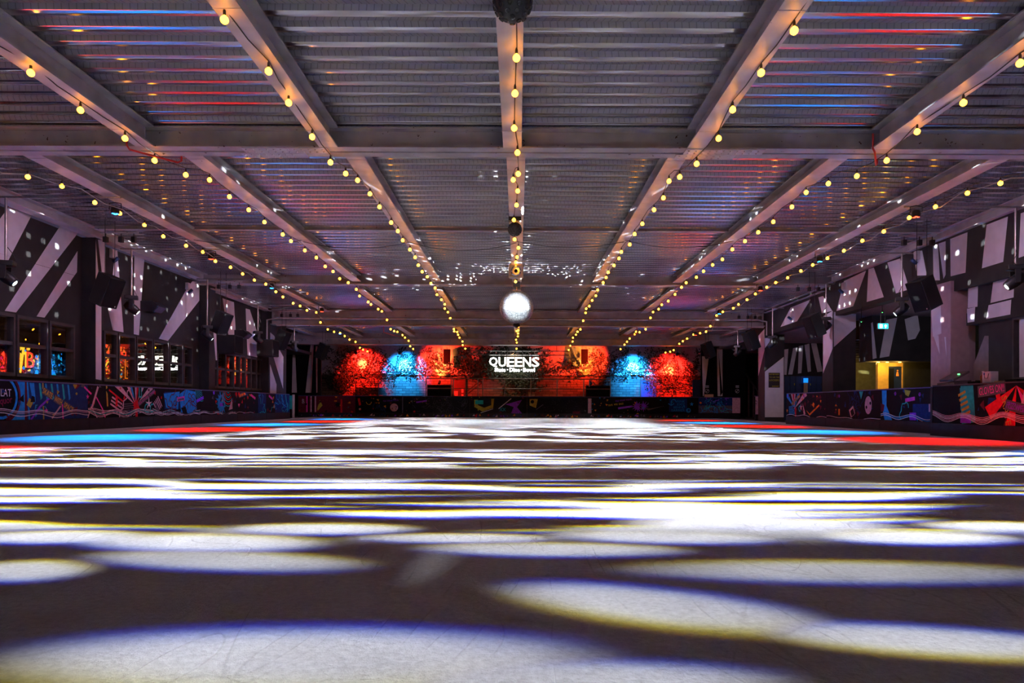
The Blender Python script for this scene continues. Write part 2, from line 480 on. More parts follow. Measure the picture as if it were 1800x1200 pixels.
for k, x in enumerate(BEAMX):
    root = thing('string_lights', STR_L[k], 'string lights', (x, 0, 0), 0, 'strings of amber bulbs along the beams')
    rr = random.Random(40+k)
    y = PH[k]; pts = []
    pos = []
    yend = 39.0 if k not in (0, 6) else 40.2
    while y < yend:
        z = hang(y, k) + rr.uniform(-.035, .035)
        dx = rr.uniform(-.06, .06) + (-.03 if k < 3 else .03 if k > 3 else 0)
        pos.append((dx, y + rr.uniform(-.06, .06), z)); y += .965 if y < 31 else 1.05
    for i, p in enumerate(pos):
        if BULB is None:
            BULB = bulb_proto(); o = BULB
        else:
            o = BULB.copy(); COL.objects.link(o)
            for ch in BULB.children:
                c = ch.copy(); COL.objects.link(c); c.parent = o
        o.parent = root; o.location = p
    ends = [(pos[0][0], -6.0, hang(0, k)+.12), (pos[0][0], pos[0][1]-.97, hang(5, k)+.13)]
    cpts = ends
    for i, p in enumerate(pos):
        q = (p[0]+.004, p[1], p[2]+.118)
        if i:
            a = pos[i-1]
            midz = (a[2]+p[2])/2 + .118 - .03
            fz = min(flange_z((a[1]+p[1])/2)-.012, midz + (.07 if i % 3 == 0 else 0))
            cpts.append(((a[0]+p[0])/2, (a[1]+p[1])/2, fz if i % 3 == 0 else midz))
        cpts.append(q)
    MB().tube(cpts, .0075, 5).build('cable', M['cable'], root)
# pale mains cables draped along the two outer strings
for k, lab in ((0, 'pale mains cable draped along the outer bulb string, windowed side'), (6, 'pale mains cable draped along the outer bulb string, column side')):
    x = BEAMX[k]; pts = []; y = 10.0; i = 0
    while y < 36:
        pts.append((x + .10 + .04*math.sin(i*1.3), y, hang(y, k) + .02 + (.03 if i % 2 else -.05))); y += .7; i += 1
    tag(MB().tube(pts, .009, 5).build('mains_cable', M['cable_white']), lab, 'cable')
# thin black cables swagged across the roof at the middle of the second bay
for i in range(5):
    xa, xb = BEAMX[i] if i < 3 else BEAMX[i], BEAMX[i+1]
    pts = []
    for j in range(9):
        t = j/8; pts.append((xa + (xb-xa)*t, 18.4 + .2*math.sin(i), 5.10 - .22*(1-(2*t-1)**2)*(0.6+.2*i % .5)))
    tag(MB().tube(pts, .008, 5).build('roof_cable', M['cable']), 'thin black cable sagging across the roof between %s' % ['the third and second beams, windowed side', 'the second and first beams, windowed side', 'the first and middle beams, windowed side', 'the middle and first beams, column side', 'the first and second beams, column side'][i], 'cable')
# red conduits looping round the twin cross beam
for px, sgn, lab in ((262, -1, 'bright red conduit bent around the twin cross beam, windowed side'), (1556, 1, 'bright red conduit bent around the twin cross beam, column side')):
    c = at(px, 262, 10.9).x
    a = [(c - sgn*.30, 10.70, 4.95), (c - sgn*.30, 10.70, 4.72), (c - sgn*.26, 10.72, 4.67), (c + sgn*.02, 11.22, 4.64), (c + sgn*.06, 11.26, 4.68), (c + sgn*.06, 11.26, 5.0)] if sgn > 0 else \
        [(c - .24, 10.70, 4.95), (c - .24, 10.70, 4.72), (c - .22, 10.74, 4.67), (c + .30, 11.22, 4.64), (c + .34, 11.26, 4.68), (c + .34, 11.26, 5.0)]
    tag(MB().tube(a, .016, 8).build('red_conduit', M['red_pipe']), lab, 'pipe')
tag(MB().tube([(5.4, 31.0, 4.24), (5.4, 31.0, 3.98), (5.1, 31.3, 3.9), (4.9, 31.9, 4.0)], .02, 6).build('red_conduit', M['red_pipe']), 'small red conduit hook hanging from the deep cross beam, column side', 'pipe')
tag(MB().tube([(-6.1, 31.0, 4.24), (-6.1, 31.0, 3.98), (-5.8, 31.3, 3.9), (-5.5, 31.9, 3.86)], .02, 6).build('red_conduit', M['red_pipe']), 'small red conduit hook hanging from the deep cross beam, windowed side', 'pipe')

# ------------------------------------------------------------------ lamps
LAMPS = []
def lamp(name, typ, loc, power, color=(1, 1, 1), aim=None, size=40, blend=.5, rad=.05):
    l = bpy.data.lights.new(name, typ); l.energy = power; l.color = color
    l.shadow_soft_size = rad
    if typ == 'SPOT': l.spot_size = math.radians(size); l.spot_blend = blend
    o = bpy.data.objects.new(name, l); COL.objects.link(o); o.location = loc
    if aim is not None:
        d = (Vector(aim)-Vector(loc)).normalized(); o.rotation_euler = d.to_track_quat('-Z', 'Y').to_euler()
    return o

def gobo(o, w_fn, near=True):
    """breakup gobo: the lamp throws a pattern of soft almond patches on the ice, with colour fringes like a real lens"""
    L = o.data; L.use_nodes = True
    nt = NT(L.node_tree); em = L.node_tree.nodes['Emission']
    lx, ly, lz = o.location
    g = nt.node('ShaderNodeNewGeometry')
    ix, iy, iz = nt.sep(g.outputs['Incoming'])
    t = nt.m('DIVIDE', -lz, iz)
    u = nt.m('ADD', nt.m('MULTIPLY', ix, t), lx); v = nt.m('ADD', nt.m('MULTIPLY', iy, t), ly)
    az = nt.m('MAXIMUM', nt.m('ABSOLUTE', iz), .07)
    comp = nt.m('DIVIDE', lz*lz, nt.m('POWER', az, 3.0))
    down = nt.m('LESS_THAN', nt.m('MULTIPLY', iz, GSIGN), -.06)
    au = nt.m('ABSOLUTE', u)
    # bands of light down the rink, widening to the barriers only in the near half
    env = nt.m('ADD', nt.m('ADD', nt.m('MULTIPLY', nt.smooth(v, 3.2, 4.0), nt.m('SUBTRACT', 1.0, nt.smooth(v, 5.75, 6.3))),
                           nt.m('MULTIPLY', nt.smooth(v, 7.1, 7.7), nt.m('SUBTRACT', 1.0, nt.smooth(v, 9.9, 10.6)))),
                 nt.m('MULTIPLY', nt.smooth(v, 12.2, 13.2), nt.m('SUBTRACT', 1.0, nt.smooth(v, 36.6, 37.6))))
    env = nt.m('ADD', env, nt.m('SUBTRACT', 1.0, nt.smooth(v, .3, 1.1)))  # unseen patches behind the camera, added to light the first bay's roof
    wide = nt.m('SUBTRACT', 11.4, nt.m('MULTIPLY', nt.smooth(v, 9.0, 13.0), 4.9))
    env = nt.m('MULTIPLY', env, nt.m('SUBTRACT', 1.0, nt.smooth(nt.m('SUBTRACT', au, wide), -1.0, .6)))
    far = nt.m('GREATER_THAN', v, 6.6)
    cf = nt.m('SUBTRACT', 32.0, nt.m('MULTIPLY', nt.m('GREATER_THAN', v, 11.4), 13.0))
    pv = nt.m('ADD', nt.m('MULTIPLY', nt.m('SUBTRACT', 1.0, far), nt.m('MULTIPLY', v, 3.7)), nt.m('MULTIPLY', far, nt.m('MULTIPLY', nt.m('LOGARITHM', nt.m('MAXIMUM', v, 1.0), math.e), cf)))
    dpv = nt.m('ADD', nt.m('MULTIPLY', nt.m('SUBTRACT', 1.0, far), 3.7), nt.m('MULTIPLY', far, nt.m('DIVIDE', cf, nt.m('MAXIMUM', v, 1.0))))
    sx = nt.m('ADD', .50, nt.m('SUBTRACT', nt.m('MULTIPLY', nt.smooth(v, 6, 7.5), .25), nt.m('MULTIPLY', nt.smooth(v, 12, 30), .36)))
    wob = nt.m('MULTIPLY', nt.m('SINE', nt.m('ADD', nt.m('MULTIPLY', u, .8), nt.m('MULTIPLY', v, .35))), .22)
    thr = nt.m('SUBTRACT', nt.m('ADD', .462, nt.m('MULTIPLY', nt.m('SUBTRACT', 1.0, far), -.012)), nt.m('MULTIPLY', nt.smooth(v, 10, 13), .012))
    chan = []
    for sh in (-.030, -.021, .038):
        vec = nt.comb(nt.m('MULTIPLY', u, sx), nt.m('ADD', nt.m('ADD', pv, wob), nt.m('MULTIPLY', dpv, sh)), 0.37)
        n = nt.noise(vec, 1.0, 1.4, .45)
        chan.append(nt.m('MULTIPLY', nt.smooth(nt.m('SUBTRACT', n, thr), 0.0, .14), env))
    for (cx, cy, rx, ry, br, fr, sl) in (PATCHES if near else ()):
        pc = atz(cx, cy, 0); p1 = atz(cx, cy-ry, 0); p2 = atz(cx, cy+ry, 0)
        hy = abs(p1.y-p2.y)/2; cyv = (p1.y+p2.y)/2; hx = rx/F*pc.y
        du = nt.m('DIVIDE', nt.m('SUBTRACT', u, pc.x), hx)
        dv = nt.m('ADD', nt.m('DIVIDE', nt.m('SUBTRACT', v, cyv), hy), nt.m('MULTIPLY', du, sl))
        q = nt.m('ADD', nt.m('MULTIPLY', du, du), nt.m('MULTIPLY', dv, dv))
        for i, c in enumerate((-.20, -.13, .25)):
            a = nt.m('SUBTRACT', 1.0, nt.m('ADD', q, nt.m('MULTIPLY', dv, c*fr)))
            a = nt.m('MULTIPLY', nt.smooth(a, -.08, .9), br)
            chan[i] = nt.m('MAXIMUM', chan[i], a)
    wgt = nt.m('MULTIPLY', w_fn(nt, u, v), nt.m('ADD', nt.m('ADD', .50, nt.m('MULTIPLY', nt.smooth(v, 2.3, 5.2), 1.0)), nt.m('ADD', nt.m('MULTIPLY', nt.smooth(v, 11, 14), 1.0), nt.m('MULTIPLY', nt.m('SUBTRACT', 1.0, nt.smooth(v, .2, 1.2)), 1.9))))
    inten = nt.m('MULTIPLY', nt.m('MULTIPLY', comp, wgt), down)
    col = nt.node('ShaderNodeCombineColor')
    for i, tint in enumerate((.92, .93, 1.0)):
        nt.put(col.inputs[i], nt.m('MULTIPLY', nt.m('MULTIPLY', chan[i], inten), tint))
    nt.l.new(col.outputs[0], em.inputs['Color']); em.inputs['Strength'].default_value = 1.0
GSIGN = 1.0
# bright patches nearest the lens, read off the photograph: centre, half size, brightness, fringe, slope
PATCHES = [(520, 1168, 600, 74, 1.0, -1, 0), (1010, 1200, 420, 46, .9, -1, 0), (1150, 1068, 300, 42, .95, -1, .75), (1640, 1128, 330, 34, .95, -1, .55),
           (1480, 1006, 420, 24, .6, 1, .1), (390, 986, 290, 20, .7, 1, .45), (40, 1004, 130, 22, .95, 1, .2), (350, 954, 250, 19, 1.0, 1, .2),
           (970, 966, 260, 15, .75, 1, .1), (1610, 945, 200, 15, 1.0, 1, 0), (100, 944, 190, 14, 1.0, 1, 0), (1170, 944, 230, 14, .75, 1, .2),
           (1330, 921, 260, 14, .95, 1, 0), (800, 946, 200, 10, .8, 1, 0), (560, 930, 190, 12, .9, 1, 0), (1760, 925, 160, 10, .9, 1, 0), (757, 995, 42, 40, .10, 0, -.5)]
POWER = 62.0
def zone(y0, y1, soft, half):
    def fn(nt, u, v):
        a = 0.5
        if y0 is not None: a = nt.m('MULTIPLY', nt.smooth(v, y0-soft, y0+soft), a)
        if y1 is not None: a = nt.m('MULTIPLY', nt.m('SUBTRACT', 1.0, nt.smooth(v, y1-soft, y1+soft)), a)
        return a
    return fn
# ------------------------------------------------------------------ walls with painted stripes
def clip_rect(pts, x0, x1, y0, y1):
    def cut(p, f, g):
        out = []
        for i in range(len(p)):
            a, b = p[i-1], p[i]
            fa, fb = f(a), f(b)
            if (fa >= 0) != (fb >= 0):
                t = fa/(fa-fb); out.append((a[0]+(b[0]-a[0])*t, a[1]+(b[1]-a[1])*t))
            if fb >= 0: out.append(b)
        return out
    for f in (lambda q: q[0]-x0, lambda q: x1-q[0], lambda q: q[1]-y0, lambda q: y1-q[1]):
        pts = cut(pts, f, 0)
        if len(pts) < 3: return []
    return pts

def stripe_x(mb, pix, X, off, m=1):
    """paint a stripe traced on the plane x = X"""
    mb.poly([onx(px, py, X) + Vector((off, 0, 0)) for px, py in pix], m)
def stripe_y(mb, pix, Y, off=-.004, m=1):
    mb.poly([at(px, py, Y) + Vector((0, off, 0)) for px, py in pix], m)

LX = -11.7; LP = -11.33
WZ0, WZ1, WT = 1.30, 2.74, 2.06
TOP = 5.13
def cols(X, px, g=.03):
    ys = [onx(p, 650, X).y for p in px]
    return [(a+g, b-g) for a, b in zip(ys, ys[1:])]
wins = [(13.85, 14.80)] + cols(LX, (-41, 25, 83, 130))
wins2 = cols(LX, (179, 205, 237, 267, 295, 320, 337))
wins3 = cols(LX, (374.5, 380.5, 395, 409, 420, 430, 440, 449.5, 459, 467), .02)
wl = MB()
wl.bx(LX-.2, LX, -7, 33.4, 0, WZ0)
wl.bx(LX-.2, LX, -7, 33.4, WZ1, TOP)
segs = [(-7, 13.85), (wins[-1][1], wins2[0][0]), (wins2[-1][1], wins3[0][0]), (wins3[-1][1], 33.4)]
for a, b in segs: wl.bx(LX-.2, LX, a, b, WZ0, WZ1)
for a, b in ((18.3, 18.58), (25.05, 25.55), (31.05, 33.4)): wl.bx(LX, LP, a, b, 0, TOP)
wl.bx(LX-.02, LX+.004, 14, 18.5, 4.05, 4.06)     # panel joints
for pix in ([(17, 361), (56, 377), (12, 462), (-8, 470), (-8, 395)], [(106, 396), (138, 408), (28, 549), (8, 546)], [(136, 441), (135, 478), (78, 558), (64, 556)],
            [(236, 445), (254, 448), (244, 589), (235, 587)], [(329, 506), (338, 494), (352, 496), (351, 527), (295, 599), (279, 595)],
            [(203, 440), (206, 440), (217, 584), (198, 580), (190, 545)],
            [(391, 524), (411, 531), (415, 594), (402.5, 592), (399, 578)], [(431.7, 542), (439, 544), (452, 584), (452, 628), (435, 624), (433, 580)], [(455, 557), (469, 585), (469, 604), (462, 580)]):
    stripe_x(wl, pix, LX, .004)
for pix in ([(168, 421), (172, 470), (178, 520), (178, 668), (168, 666)], [(172, 421), (185, 423), (185, 500), (180, 490)], [(375, 583), (380, 585), (381.5, 633), (379, 633)],
            [(475, 584), (482, 590), (490, 612), (498, 627), (497.5, 683), (475, 609)], [(474.6, 640), (486, 675.5), (485.5, 692), (474.6, 692)]):
    stripe_x(wl, pix, LP, .004)
struct('wall_left', wl, [M['wallblack'], M['wallwhite']], 'dark wall with slanting white painted stripes above a row of windows')

wn = 0
for grp, lab in ((wins, 'first window group'), (wins2, 'second window group'), (wins3, 'third window group')):
    for i, (a, b) in enumerate(grp):
        wn += 1
        fr = MB(); x0, x1 = LX-.16, LX+.05
        t = .055 if grp is not wins3 else .04
        fr.bx(x0, x1, a, a+t, WZ0, WZ1).bx(x0, x1, b-t, b, WZ0, WZ1).bx(x0, x1, a+t, b-t, WZ0, WZ0+.09).bx(x0, x1, a+t, b-t, WZ1-.07, WZ1)
        fr.bx(x0, x1-.02, a+t, b-t, WT-.04, WT+.04)
        o = fr.build('window_%d' % wn, M['frame'])
        tag(o, 'dark brown window frame with two panes, number %d of the %s' % (i+1, lab), kind='structure')
        for z0, z1 in ((WZ0+.09, WT-.04), (WT+.04, WZ1-.07)):
            MB().poly([(LX-.03, a+t, z0), (LX-.03, b-t, z0), (LX-.03, b-t, z1), (LX-.03, a+t, z1)]).build('pane', M['glass'], o)
# dim bar room behind the windows
struct('wall_bar', MB().bx(-17.2, -17.0, 8, 42, 0, 3.6).bx(-17.2, -12.1, 8, 42, 3.6, 3.75).bx(-17.0, -12.1, 7.9, 8.0, 0, 3.6).bx(-17.0, -12.1, 42, 42.1, 0, 3.6), M['wallblack'], 'dark walls of the bar room behind the windows')

# artwork boards seen through the panes, lamplight and reflections put in as glow
def add_glow_board(name, label, p0, p1, X, build, mats):
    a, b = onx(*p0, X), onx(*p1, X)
    t = thing(name, label, 'glowing board', (X, a.y, min(a.z, b.z)), PI/2)
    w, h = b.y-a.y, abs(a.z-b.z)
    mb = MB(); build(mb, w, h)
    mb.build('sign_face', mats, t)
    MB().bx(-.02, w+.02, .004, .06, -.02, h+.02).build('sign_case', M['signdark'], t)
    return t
def scribble(mb, w, h, seed, n, mats, y=-.004, r0=.03):
    r = random.Random(seed)
    for i in range(n):
        x, z = r.uniform(0, w), r.uniform(0, h); s = r.uniform(r0, r0*3.2); k = r.randint(3, 6); a0 = r.uniform(0, 6)
        pts = [(x + s*r.uniform(.4, 1)*math.cos(a0+2*PI*j/k), z + s*r.uniform(.4, 1)*math.sin(a0+2*PI*j/k)) for j in range(k)]
        pts = clip_rect(pts, 0, w, 0, h)
        if pts: mb.poly([(p[0], y - .0003*i, p[1]) for p in pts], r.choice(mats))
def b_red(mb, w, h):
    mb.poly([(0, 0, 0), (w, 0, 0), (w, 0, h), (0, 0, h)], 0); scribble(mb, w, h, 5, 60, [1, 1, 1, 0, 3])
add_glow_board('glowing_board', 'red and magenta glowing board imitating a reflection in the first window from the camera', (-14, 655), (19, 616), -12.45, b_red, [M['signdark'], M['signred'], M['signyel'], M['signmag']])
def b_b(mb, w, h):
    mb.poly([(0, 0, 0), (w, 0, 0), (w, 0, h), (0, 0, h)], 0)
    mb.poly([(w*.02, -.003, h*.05), (w*.10, -.003, h*.05), (w*.26, -.003, h), (w*.05, -.003, h)], 2)
    scribble(mb, w, h, 8, 40, [1, 0, 0, 2, 4, 3])
    text_into(mb, 'B', w*.22, h*.26, w*.42, h*.56, -.022, 2)
    text_into(mb, 'B', w*.28, h*.26, w*.36, h*.56, -.026, 1)
    text_into(mb, '1', w*.80, h*.24, w*.2, h*.50, -.024, 2)
    mb.poly([(w*.62, -.02, 0), (w*.9, -.02, 0), (w*.9, -.02, h*.18), (w*.72, -.02, h*.2)], 3)
add_glow_board('glowing_board', 'red and yellow self-glowing poster with a big letter B behind the windows', (33, 658), (73, 612), -12.45, b_b, [M['signdark'], M['signred'], M['signyel'], M['signblue'], M['signor']])
def b_blue(mb, w, h):
    mb.poly([(0, 0, 0), (w, 0, 0), (w, 0, h), (0, 0, h)], 0)
    mb.poly([(0, -.003, 0), (w*.42, -.003, 0), (w*.3, -.003, h*.6), (w*.1, -.003, h*.75), (0, -.003, h*.5)], 1)
    scribble(mb, w, h, 15, 34, [1, 2, 0, 0, 3])
add_glow_board('glowing_board', 'deep blue glowing board imitating a reflection in the last window of the first group', (84, 660), (108, 617), -12.45, b_blue, [M['signdark'], M['signblue'], M['signcyan'], M['signdark']])
def b_col(mb, w, h):
    mb.poly([(0, 0, 0), (w, 0, 0), (w, 0, h), (0, 0, h)], 0); scribble(mb, w, h, 21, 110, [1, 2, 2, 0, 4, 1], r0=.02)
    mb.poly([(w*.05, -.05, h*.30), (w*.2, -.05, h*.28), (w*.6, -.05, h*.75), (w*.55, -.05, h*.8)], 2)
add_glow_board('glowing_board', 'busy red and yellow self-glowing collage beside the pink stripe', (172, 666), (198, 627), -12.45, b_col, [M['signdark'], M['signred'], M['signyel'], M['signblue'], M['signor']])
def b_dai(mb, w, h):
    mb.poly([(0, 0, 0), (w, 0, 0), (w, 0, h), (0, 0, h)], 0); scribble(mb, w*.48, h, 23, 70, [1, 2, 4, 0, 3], r0=.02)
    mb.poly([(w*.46, -.04, h*.06), (w, -.04, h*.06), (w, -.04, h), (w*.46, -.04, h)], 4)
    mb.poly([(w*.51, -.045, h*.11), (w*.97, -.045, h*.11), (w*.97, -.045, h*.95), (w*.51, -.045, h*.95)], 5)
    text_into(mb, 'DAI', w*.55, h*.58, w*.4, h*.26, -.05, 4); text_into(mb, 'HO', w*.57, h*.18, w*.36, h*.26, -.05, 4)
add_glow_board('glowing_board', 'navy sign with orange letters and frame beside a red collage behind the windows', (203, 667), (233, 629), -12.45, b_dai, [M['signdark'], M['signred'], M['signyel'], M['signcyan'], M['signor'], mk('sign_navy', (.01, .02, .06))])
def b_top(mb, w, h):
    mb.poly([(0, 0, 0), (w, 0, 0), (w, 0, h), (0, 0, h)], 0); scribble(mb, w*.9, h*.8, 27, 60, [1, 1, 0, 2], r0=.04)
add_glow_board('glowing_board', 'glowing red board high behind the upper panes of the second window group', (172, 625), (226, 606), -12.6, b_top, [M['signdark'], M['signred'], M['signor']])

# ---- right hand side: columns, striped fascia, room behind
RX = 11.3
fa = MB()
fa.bx(RX, RX+.35, 17.75, 33.0, 3.92, TOP)
fa.bx(RX, RX+.5, -7, 17.75, 3.68, TOP)          # deeper front part, stepped
fa.bx(RX+.12, RX+.6, -7, 17.35, 3.05, 3.68)
fa.bx(RX+.06, RX+.5, -7, 17.3, 2.74, 3.05)
fa.bx(RX+.14, RX+.34, -7, 14.9, 0, 2.74).bx(RX+.14, RX+.34, 15.75, 16.45, 0, 2.74).bx(RX+.14, RX+.34, 16.45, 16.95, 0, 2.74)
fa.bx(RX+.14, RX+.34, 14.9, 15.75, 0, 1.3)
q = lambda pts: [(1350+a/4, 300+b/4) for a, b in pts]
for pix in (q([(535, 775), (690, 703), (600, 952), (482, 985)]), q([(707, 692), (745, 681), (815, 888), (695, 922)]), q([(840, 645), (930, 617), (995, 833), (900, 862)]),
            q([(1022, 577), (1085, 560), (1118, 735), (1050, 737)]), q([(1160, 522), (1196, 515), (1210, 770), (1165, 770)]),
            q([(1200, 512), (1250, 495), (1250, 730), (1235, 760)]), q([(1282, 480), (1404, 432), (1390, 716), (1285, 742)]), q([(1538, 380), (1688, 322), (1655, 640), (1505, 686)]), q([(1778, 300), (1830, 280), (1830, 590), (1764, 612)]),
            q([(300, 905), (205, 1058), (88, 1098), (160, 962)]), q([(355, 890), (388, 880), (452, 985), (380, 1002)])):
    fa.poly([onx(px, py, RX) - Vector((.004, 0, 0)) for px, py in pix], 1)
for pix in (q([(1412, 752), (1480, 735), (1474, 955), (1405, 965)]), q([(1592, 722), (1735, 690), (1728, 890), (1565, 930)])):
    fa.poly([onx(px, py, RX+.12) - Vector((.004, 0, 0)) for px, py in pix], 1)
for pix in (q([(1400, 970), (1458, 958), (1452, 1060), (1404, 1068)]), q([(1552, 945), (1712, 906), (1705, 1010), (1535, 1042)])):
    fa.poly([onx(px, py, RX+.06) - Vector((.004, 0, 0)) for px, py in pix], 1)
# brown wall beside the serving hatch
fa.poly([onx(px, py, RX+.14) - Vector((.004, 0, 0)) for px, py in [(1712, 640), (1731, 590), (1738, 590), (1738, 668), (1712, 668)]], 2)
fa.poly([onx(px, py, RX+.14) - Vector((.004, 0, 0)) for px, py in [(1792, 560), (1815, 556), (1815, 668), (1792, 668)]], 1)
struct('wall_right', fa, [M['wallblack'], M['wallwhite'], mk('pink_grey_paint', (.22, .16, .16), .75)], 'black and white striped fascia and stepped wall over the open side room')
win = MB().bx(RX+.1, RX+.36, 14.9, 14.95, 1.3, 2.74).bx(RX+.1, RX+.36, 15.70, 15.75, 1.3, 2.74).bx(RX+.1, RX+.36, 14.95, 15.70, 1.3, 1.36).bx(RX+.1, RX+.36, 14.95, 15.7, 2.68, 2.74)
o = win.build('window_%d' % (wn+1), M['frame']); tag(o, 'narrow serving window reflecting amber bulbs beside the paper bag', kind='structure')
MB().poly([(RX+.2, 14.95, 1.36), (RX+.2, 15.70, 1.36), (RX+.2, 15.70, 2.68), (RX+.2, 14.95, 2.68)]).build('pane', mk('dark_mirror_glass', (.75, .75, .78), .03, 1.0, var=.02), o)

PINKW = mk('pink_white_paint', (.40, .27, .29), .75, var=.08)
CY = [31.0, 24.3, 17.7]
def column(name, Y, x1, face, side, label, whole_white=False, y_len=.85):
    mb = MB().bx(11.22, x1, Y, Y+y_len, 0, 3.95, 2 if whole_white else 0)
    for pix in face: stripe_y(mb, pix, Y)
    for pix in side: mb.poly([onx(px, py, 11.22) - Vector((.004, 0, 0)) for px, py in pix], 1)
    return struct(name, mb, [M['wallblack'], M['wallwhite'], PINKW], label)
column('column', CY[0], 12.10, [[(1344.5, 594), (1357, 594), (1344.5, 612)], [(1344.5, 653), (1377.5, 627), (1377.5, 733), (1344.5, 733)]], [[(1333, 590), (1344, 578), (1344, 615), (1333, 661)]], 'square column with black diagonal band and a yellow-lettered poster')
column('column', CY[1], 12.03, [[(1465.5, 548), (1504.5, 552), (1504.5, 575), (1465.5, 610)]], [[(1447, 556), (1464, 546), (1464, 612), (1447, 656)]], 'square column black below and white at the top, beside the exit sign')
column('column', CY[2], 11.86, [], [[(1637, 543), (1654, 534), (1655, 586), (1640, 592)], [(1641, 590), (1650, 589), (1652, 622)], [(1660, 592), (1663, 592), (1664, 628)]], 'plain pink-white column standing behind the front barrier', True)
# poster on the first column
a, b = at(1351, 681, CY[0]-.012), at(1371, 655, CY[0]-.012)
t = thing('poster', 'black poster with yellow lettering on the white column', 'poster', (a.x, CY[0]-.006, a.z))
w, h = b.x-a.x, b.z-a.z
MB().bx(0, w, -.004, 0.0, 0, h).build('sheet', M['signdark'], t)
mb = MB(); text_into(mb, 'REMEMBER', w*.06, h*.86, w*.88, h*.08, -.006, 0); text_into(mb, 'TO USE THE', w*.06, h*.66, w*.88, h*.08, -.006, 0); text_into(mb, 'LOCKERS', w*.06, h*.44, w*.88, h*.12, -.006, 0)
mb.poly([(w*.3, -.006, h*.08), (w*.9, -.006, h*.08), (w*.9, -.006, h*.11), (w*.3, -.006, h*.11)])
mb.build('lettering', M['yellowprint'], t)

# the room behind the columns
soff = mk('side_room_ceiling', (.20, .18, .23), .7)
struct('ceiling_side_room', MB().bx(RX+.35, 22, 8, 44, 4.02, 4.1), soff, 'low purple-grey ceiling of the open side room')
struct('wall_side_room', MB().bx(22, 22.2, 8, 46, 0, 4.1).bx(12.2, 22, 45.2, 45.4, 0, 4.1).bx(11.6, 22, 7.9, 8.0, 0, 4.1), M['wallblack'], 'dark rear walls of the open side room')
lw = MB().bx(12.9, 17.0, 36.0, 36.15, 2.25, 4.02).bx(15.4, 17.0, 36, 36.15, 0, 2.25)
q8 = lambda pts: [(1320+a/4.2857, 480+b/4.2857) for a, b in pts]
for pix in (q8([(248, 575), (282, 570), (268, 765), (250, 765)]), q8([(318, 565), (350, 557), (312, 763), (280, 763)]), q8([(360, 550), (394, 543), (380, 752), (354, 756)]), q8([(403, 540), (440, 530), (452, 740), (428, 744)]), q8([(452, 530), (492, 520), (540, 740), (500, 744)])):
    stripe_y(lw, pix, 36.0)
struct('wall_lockers', lw, [M['wallblack'], M['wallwhite']], 'black and white striped wall above the blue lockers')
t = thing('locker_block', 'block of dark blue lockers behind the columns', 'lockers', (14.0, 34.6, 0))
x0, x1 = at(1380, 700, 34).x, at(1446, 700, 34).x
MB().bx(x0-14, x1-14, -.5, .3, 0, 2.2).build('carcass', M['navy'], t)
n = 7
for i in range(n):
    for j in range(3):
        xa = x0-14 + (x1-x0)*i/n; xb = x0-14+(x1-x0)*(i+1)/n
        d = MB().bx(xa+.01, xb-.01, -.525, -.5, .05+.72*j, .05+.72*(j+1)-.015).build('locker_door', M['navy'], t)
        MB().bx(xb-.06, xb-.03, -.54, -.525, .3+.72*j, .40+.72*j).build('lock', M['yellowprint'] if (i+j) % 3 == 0 else M['black'], d)
a = at(1417, 668, 33.9)
t2 = thing('payment_terminal', 'small lit screen on a post in front of the blue lockers', 'terminal', (a.x, 33.9, 0))
MB().bx(-.08, .08, 0, .1, 0, a.z-.12).build('post', M['ply'], t2); MB().bx(-.09, .09, -.02, .1, a.z-.12, a.z+.10).build('screen', M['signblue'], t2)
# yellow-lit toilet lobby
lob = MB()
xa, xb = at(1543, 660, 26).x, at(1609, 660, 26).x
d0, d1 = at(1562, 660, 26).x, at(1586, 660, 26).x
lob.bx(xa, d0, 26, 26.15, 0, 2.38).bx(d1, xb+.1, 26, 26.15, 0, 2.38).bx(d0, d1, 26, 26.15, 2.22, 2.38)
struct('wall_toilets', lob, M['yellowwall'], 'ochre wall lit by amber downlights around a dark door')
dd = MB().bx(d0, d1, 26.05, 26.1, 0, 2.22)
dr = dd.build('door_1', M['navy']); tag(dr, 'dark blue toilet door with an orange figure in the ochre wall', kind='structure')
MB().bx(d0, d0+.22, 26.03, 26.05, 0, 2.15).build('door_gap', M['black_matt'], dr)
a = at(1578.5, 656, 26.0)
MB().lathe([(0, -.035), (.035, 0), (0, .035)], 10, M4=Matrix.Translation((a.x, 26.03, a.z+.11))).prism([(a.x-.05, 26.03, a.z-.1), (a.x+.05, 26.03, a.z-.1), (a.x+.025, 26.03, a.z+.06), (a.x-.025, 26.03, a.z+.06)], (0, .015, 0)).build('figure_symbol', M['signor'], dr)
bk = MB().bx(at(1532, 600, 25).x, at(1600, 600, 25).x, 25.0, 25.9, 2.36, 4.02)
for pix in ([(1531, 568), (1534, 566), (1541, 629), (1534, 631)], [(1558, 562), (1577, 558), (1563, 626), (1546, 629)]):
    stripe_y(bk, pix, 25.0)
bk.bx(at(1600, 600, 25).x, at(1660, 600, 25).x, 25.2, 25.9, 2.36, 4.02)
stripe_y(bk, [(1590, 561), (1613, 553), (1617, 580), (1609, 595), (1596, 598)], 25.0)
struct('wall_bulkhead', bk, [M['wallblack'], M['wallwhite']], 'hanging striped bulkhead with downlights above the ochre wall')
